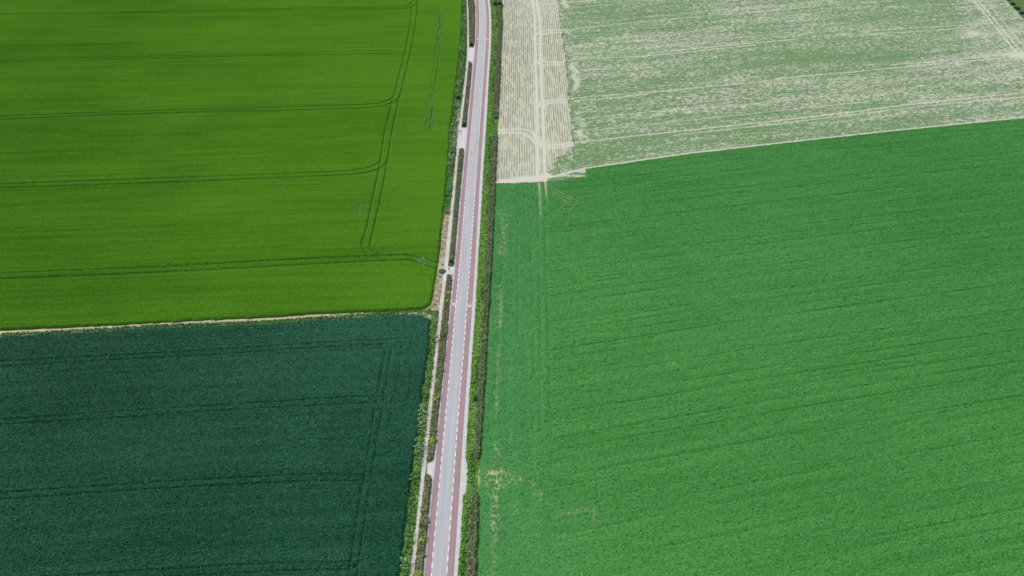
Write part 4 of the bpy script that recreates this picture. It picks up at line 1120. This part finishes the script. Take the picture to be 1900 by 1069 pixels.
cxy = P(811.6, 636)
bike = empty('bicycle', (cxy[0], cxy[1] + 0.34, 0.04), R(0))
tag(bike, 'bicycle with white mudguard ridden on the narrow footpath', 'bicycle')
def wheel(yc):
    bm = bmesh.new()
    R_, r_ = 0.335, 0.022
    n, k = 32, 8
    vs = [[bm.verts.new((math.cos(2 * math.pi * j / k) * r_, yc + math.cos(2 * math.pi * i / n) * (R_ + math.sin(2 * math.pi * j / k) * r_ - r_), 0.335 + math.sin(2 * math.pi * i / n) * (R_ + math.sin(2 * math.pi * j / k) * r_ - r_))) for j in range(k)] for i in range(n)]
    for i in range(n):
        for j in range(k):
            bm.faces.new((vs[i][j], vs[(i + 1) % n][j], vs[(i + 1) % n][(j + 1) % k], vs[i][(j + 1) % k]))
    t = bm_obj('wheel', bm, M['black'], bike)
    bm = bmesh.new()
    for i in range(14):
        a = 2 * math.pi * i / 14
        tube(bm, [(0, yc, 0.335), (0, yc + math.cos(a) * 0.29, 0.335 + math.sin(a) * 0.29)], 0.004, 4)
    bmesh.ops.create_cone(bm, cap_ends=True, segments=10, radius1=0.03, radius2=0.03, depth=0.1, matrix=Matrix.Translation((0, yc, 0.335)) @ Matrix.Rotation(math.pi / 2, 4, 'Y'))
    bm_obj('spokes', bm, M['grey_metal'], t)
wheel(0.0); wheel(1.08)
bm = bmesh.new()
tube(bm, [(0, 0.42, 0.29), (0, 0.27, 0.86)], 0.018); tube(bm, [(0, 0.42, 0.29), (0, 0.86, 0.72)], 0.02); tube(bm, [(0, 0.30, 0.78), (0, 0.84, 0.82)], 0.018)
for s in (-1, 1):
    tube(bm, [(0.05 * s, 0, 0.335), (0.03 * s, 0.42, 0.29)], 0.011); tube(bm, [(0.05 * s, 0, 0.335), (0.02 * s, 0.30, 0.78)], 0.010); tube(bm, [(0.05 * s, 1.08, 0.335), (0.04 * s, 0.88, 0.66)], 0.013)
tube(bm, [(0, 0.89, 0.64), (0, 0.82, 0.92)], 0.02)
bm_obj('frame', bm, M['grey_metal'], bike)
bm = bmesh.new()
tube(bm, [(-0.28, 0.72, 0.99), (-0.2, 0.84, 0.98), (0, 0.86, 0.96), (0.2, 0.84, 0.98), (0.28, 0.72, 0.99)], 0.014)
bm_obj('handlebar', bm, M['dark_metal'], bike)
bm = bmesh.new()
bmesh.ops.create_uvsphere(bm, u_segments=12, v_segments=8, radius=1, matrix=Matrix.Translation((0, 0.24, 0.90)) @ Matrix.Diagonal((0.085, 0.15, 0.04, 1)))
bm_obj('saddle', bm, M['black'], bike)
bm = bmesh.new()
arc = [(0.0 + math.cos(a) * 0.365, 0.335 + math.sin(a) * 0.365) for a in np.linspace(R(60), R(195), 12)]
for s0, s1 in ((-0.05, 0.05),):
    va = [bm.verts.new((s0, p_[0], p_[1])) for p_ in arc]; vb = [bm.verts.new((s1, p_[0], p_[1])) for p_ in arc]
    vc = [bm.verts.new((0, p_[0] * 1.05, 0.335 + (p_[1] - 0.335) * 1.05)) for p_ in arc]
    for i in range(len(arc) - 1):
        bm.faces.new((va[i], va[i + 1], vc[i + 1], vc[i])); bm.faces.new((vc[i], vc[i + 1], vb[i + 1], vb[i]))
bm_obj('mudguard', bm, M['white'], bike)
for s in (-1, 1):
    bm = bmesh.new()
    tube(bm, [(0.06 * s, 0.42, 0.29), (0.07 * s, 0.42 + 0.12 * s, 0.29 - 0.12 * s)], 0.011)
    bmesh.ops.create_cube(bm, size=1, matrix=Matrix.Translation((0.12 * s, 0.42 + 0.12 * s, 0.29 - 0.12 * s)) @ Matrix.Diagonal((0.09, 0.08, 0.02, 1)))
    bm_obj('pedal', bm, M['dark_metal'], bike)
bm = bmesh.new()
bmesh.ops.create_cube(bm, size=1, matrix=Matrix.Translation((0, -0.12, 0.80)) @ Matrix.Diagonal((0.30, 0.34, 0.20, 1)))
bmesh.ops.bevel(bm, geom=bm.edges[:], offset=0.04, segments=2, affect='EDGES')
bm_obj('pannier', bm, M['white'], bike)

rider = empty('person', bike.location)
tag(rider, 'cyclist in pale top, black shorts and white helmet riding along the footpath', 'person')
V = [(0, 0.22, 0.98), (0, 0.27, 1.15), (0, 0.36, 1.33), (0, 0.43, 1.46), (0, 0.47, 1.54), (0, 0.49, 1.62), (0, 0.51, 1.72)]
E_ = [(0, 1), (1, 2), (2, 3), (3, 4), (4, 5), (5, 6)]
RD = [(0.17, 0.13), (0.155, 0.115), (0.175, 0.12), (0.15, 0.10), (0.058, 0.058), (0.09, 0.10), (0.085, 0.10)]
for s in (-1, 1):
    b = len(V)
    V += [(0.20 * s, 0.42, 1.42), (0.27 * s, 0.52, 1.20), (0.265 * s, 0.68, 1.04), (0.27 * s, 0.73, 1.01)]
    RD += [0.062, 0.046, 0.034, 0.036]
    E_ += [(3, b), (b, b + 1), (b + 1, b + 2), (b + 2, b + 3)]
    for q in range(4):
        f = len(V); dx = (q - 1.5) * 0.019
        V += [(0.27 * s + dx, 0.765 + 0.01 * (q in (1, 2)), 1.02), (0.27 * s + dx, 0.785, 1.0), (0.27 * s + dx, 0.765, 0.975)]
        RD += [0.010, 0.009, 0.008]; E_ += [(b + 3, f), (f, f + 1), (f + 1, f + 2)]
    f = len(V); V += [(0.235 * s, 0.745, 0.99), (0.235 * s, 0.765, 0.97)]; RD += [0.011, 0.009]; E_ += [(b + 3, f), (f, f + 1)]
    h_ = len(V)
    ky, kz = (0.60, 0.66) if s > 0 else (0.55, 0.80)
    fy, fz = 0.42 + 0.12 * s, 0.29 - 0.12 * s
    V += [(0.10 * s, 0.26, 0.94), (0.11 * s, ky, kz), (0.115 * s, fy - 0.06, fz + 0.11), (0.12 * s, fy + 0.14, fz + 0.045)]
    RD += [0.10, 0.066, 0.042, 0.036]; E_ += [(0, h_), (h_, h_ + 1), (h_ + 1, h_ + 2), (h_ + 2, h_ + 3)]
skin_obj('body', V, E_, RD, M['skin'], rider)
# clothing follows the body, a little larger
tv = [V[1], V[2], V[3], (0, 0.455, 1.50)]; te = [(0, 1), (1, 2), (2, 3)]; tr_ = [(0.175, 0.135), (0.195, 0.14), (0.17, 0.118), (0.07, 0.07)]
for s in (-1, 1):
    b = len(tv); tv += [(0.20 * s, 0.42, 1.42), (0.25 * s, 0.485, 1.28)]; tr_ += [0.078, 0.062]; te += [(2, b), (b, b + 1)]
skin_obj('jersey', tv, te, tr_, M['jersey'], rider)
sv_ = [V[0], (0, 0.255, 1.09)]; se = [(0, 1)]; sr = [(0.19, 0.15), (0.175, 0.135)]
for s in (-1, 1):
    ky, kz = (0.60, 0.66) if s > 0 else (0.55, 0.80)
    b = len(sv_); sv_ += [(0.10 * s, 0.27, 0.93), (0.108 * s, 0.26 + (ky - 0.26) * 0.7, 0.94 + (kz - 0.94) * 0.7)]; sr += [0.118, 0.088]; se += [(0, b), (b, b + 1)]
skin_obj('shorts', sv_, se, sr, M['shorts'], rider)
bm = bmesh.new()
bmesh.ops.create_uvsphere(bm, u_segments=14, v_segments=10, radius=1, matrix=Matrix.Translation((0, 0.50, 1.72)) @ Matrix.Diagonal((0.118, 0.15, 0.12, 1)))
bmesh.ops.delete(bm, geom=[v_ for v_ in bm.verts if v_.co.z < 1.69], context='VERTS')
bm_obj('helmet', bm, M['white'], rider)
for s in (-1, 1):
    bm = bmesh.new()
    bmesh.ops.create_uvsphere(bm, u_segments=8, v_segments=6, radius=0.013, matrix=Matrix.Translation((0.033 * s, 0.592, 1.68)))
    bm_obj('eye', bm, M['dark_metal'], rider)
bm = bmesh.new()
bmesh.ops.create_cone(bm, cap_ends=True, segments=8, radius1=0.02, radius2=0.008, depth=0.045, matrix=Matrix.Translation((0, 0.612, 1.655)) @ Matrix.Rotation(R(-60), 4, 'X'))
bm_obj('nose', bm, M['skin'], rider)
bm = bmesh.new()
bmesh.ops.create_uvsphere(bm, u_segments=12, v_segments=8, radius=1, matrix=Matrix.Translation((0, 0.475, 1.665)) @ Matrix.Diagonal((0.10, 0.10, 0.10, 1)))
bm_obj('hair', bm, M['hair'], rider)
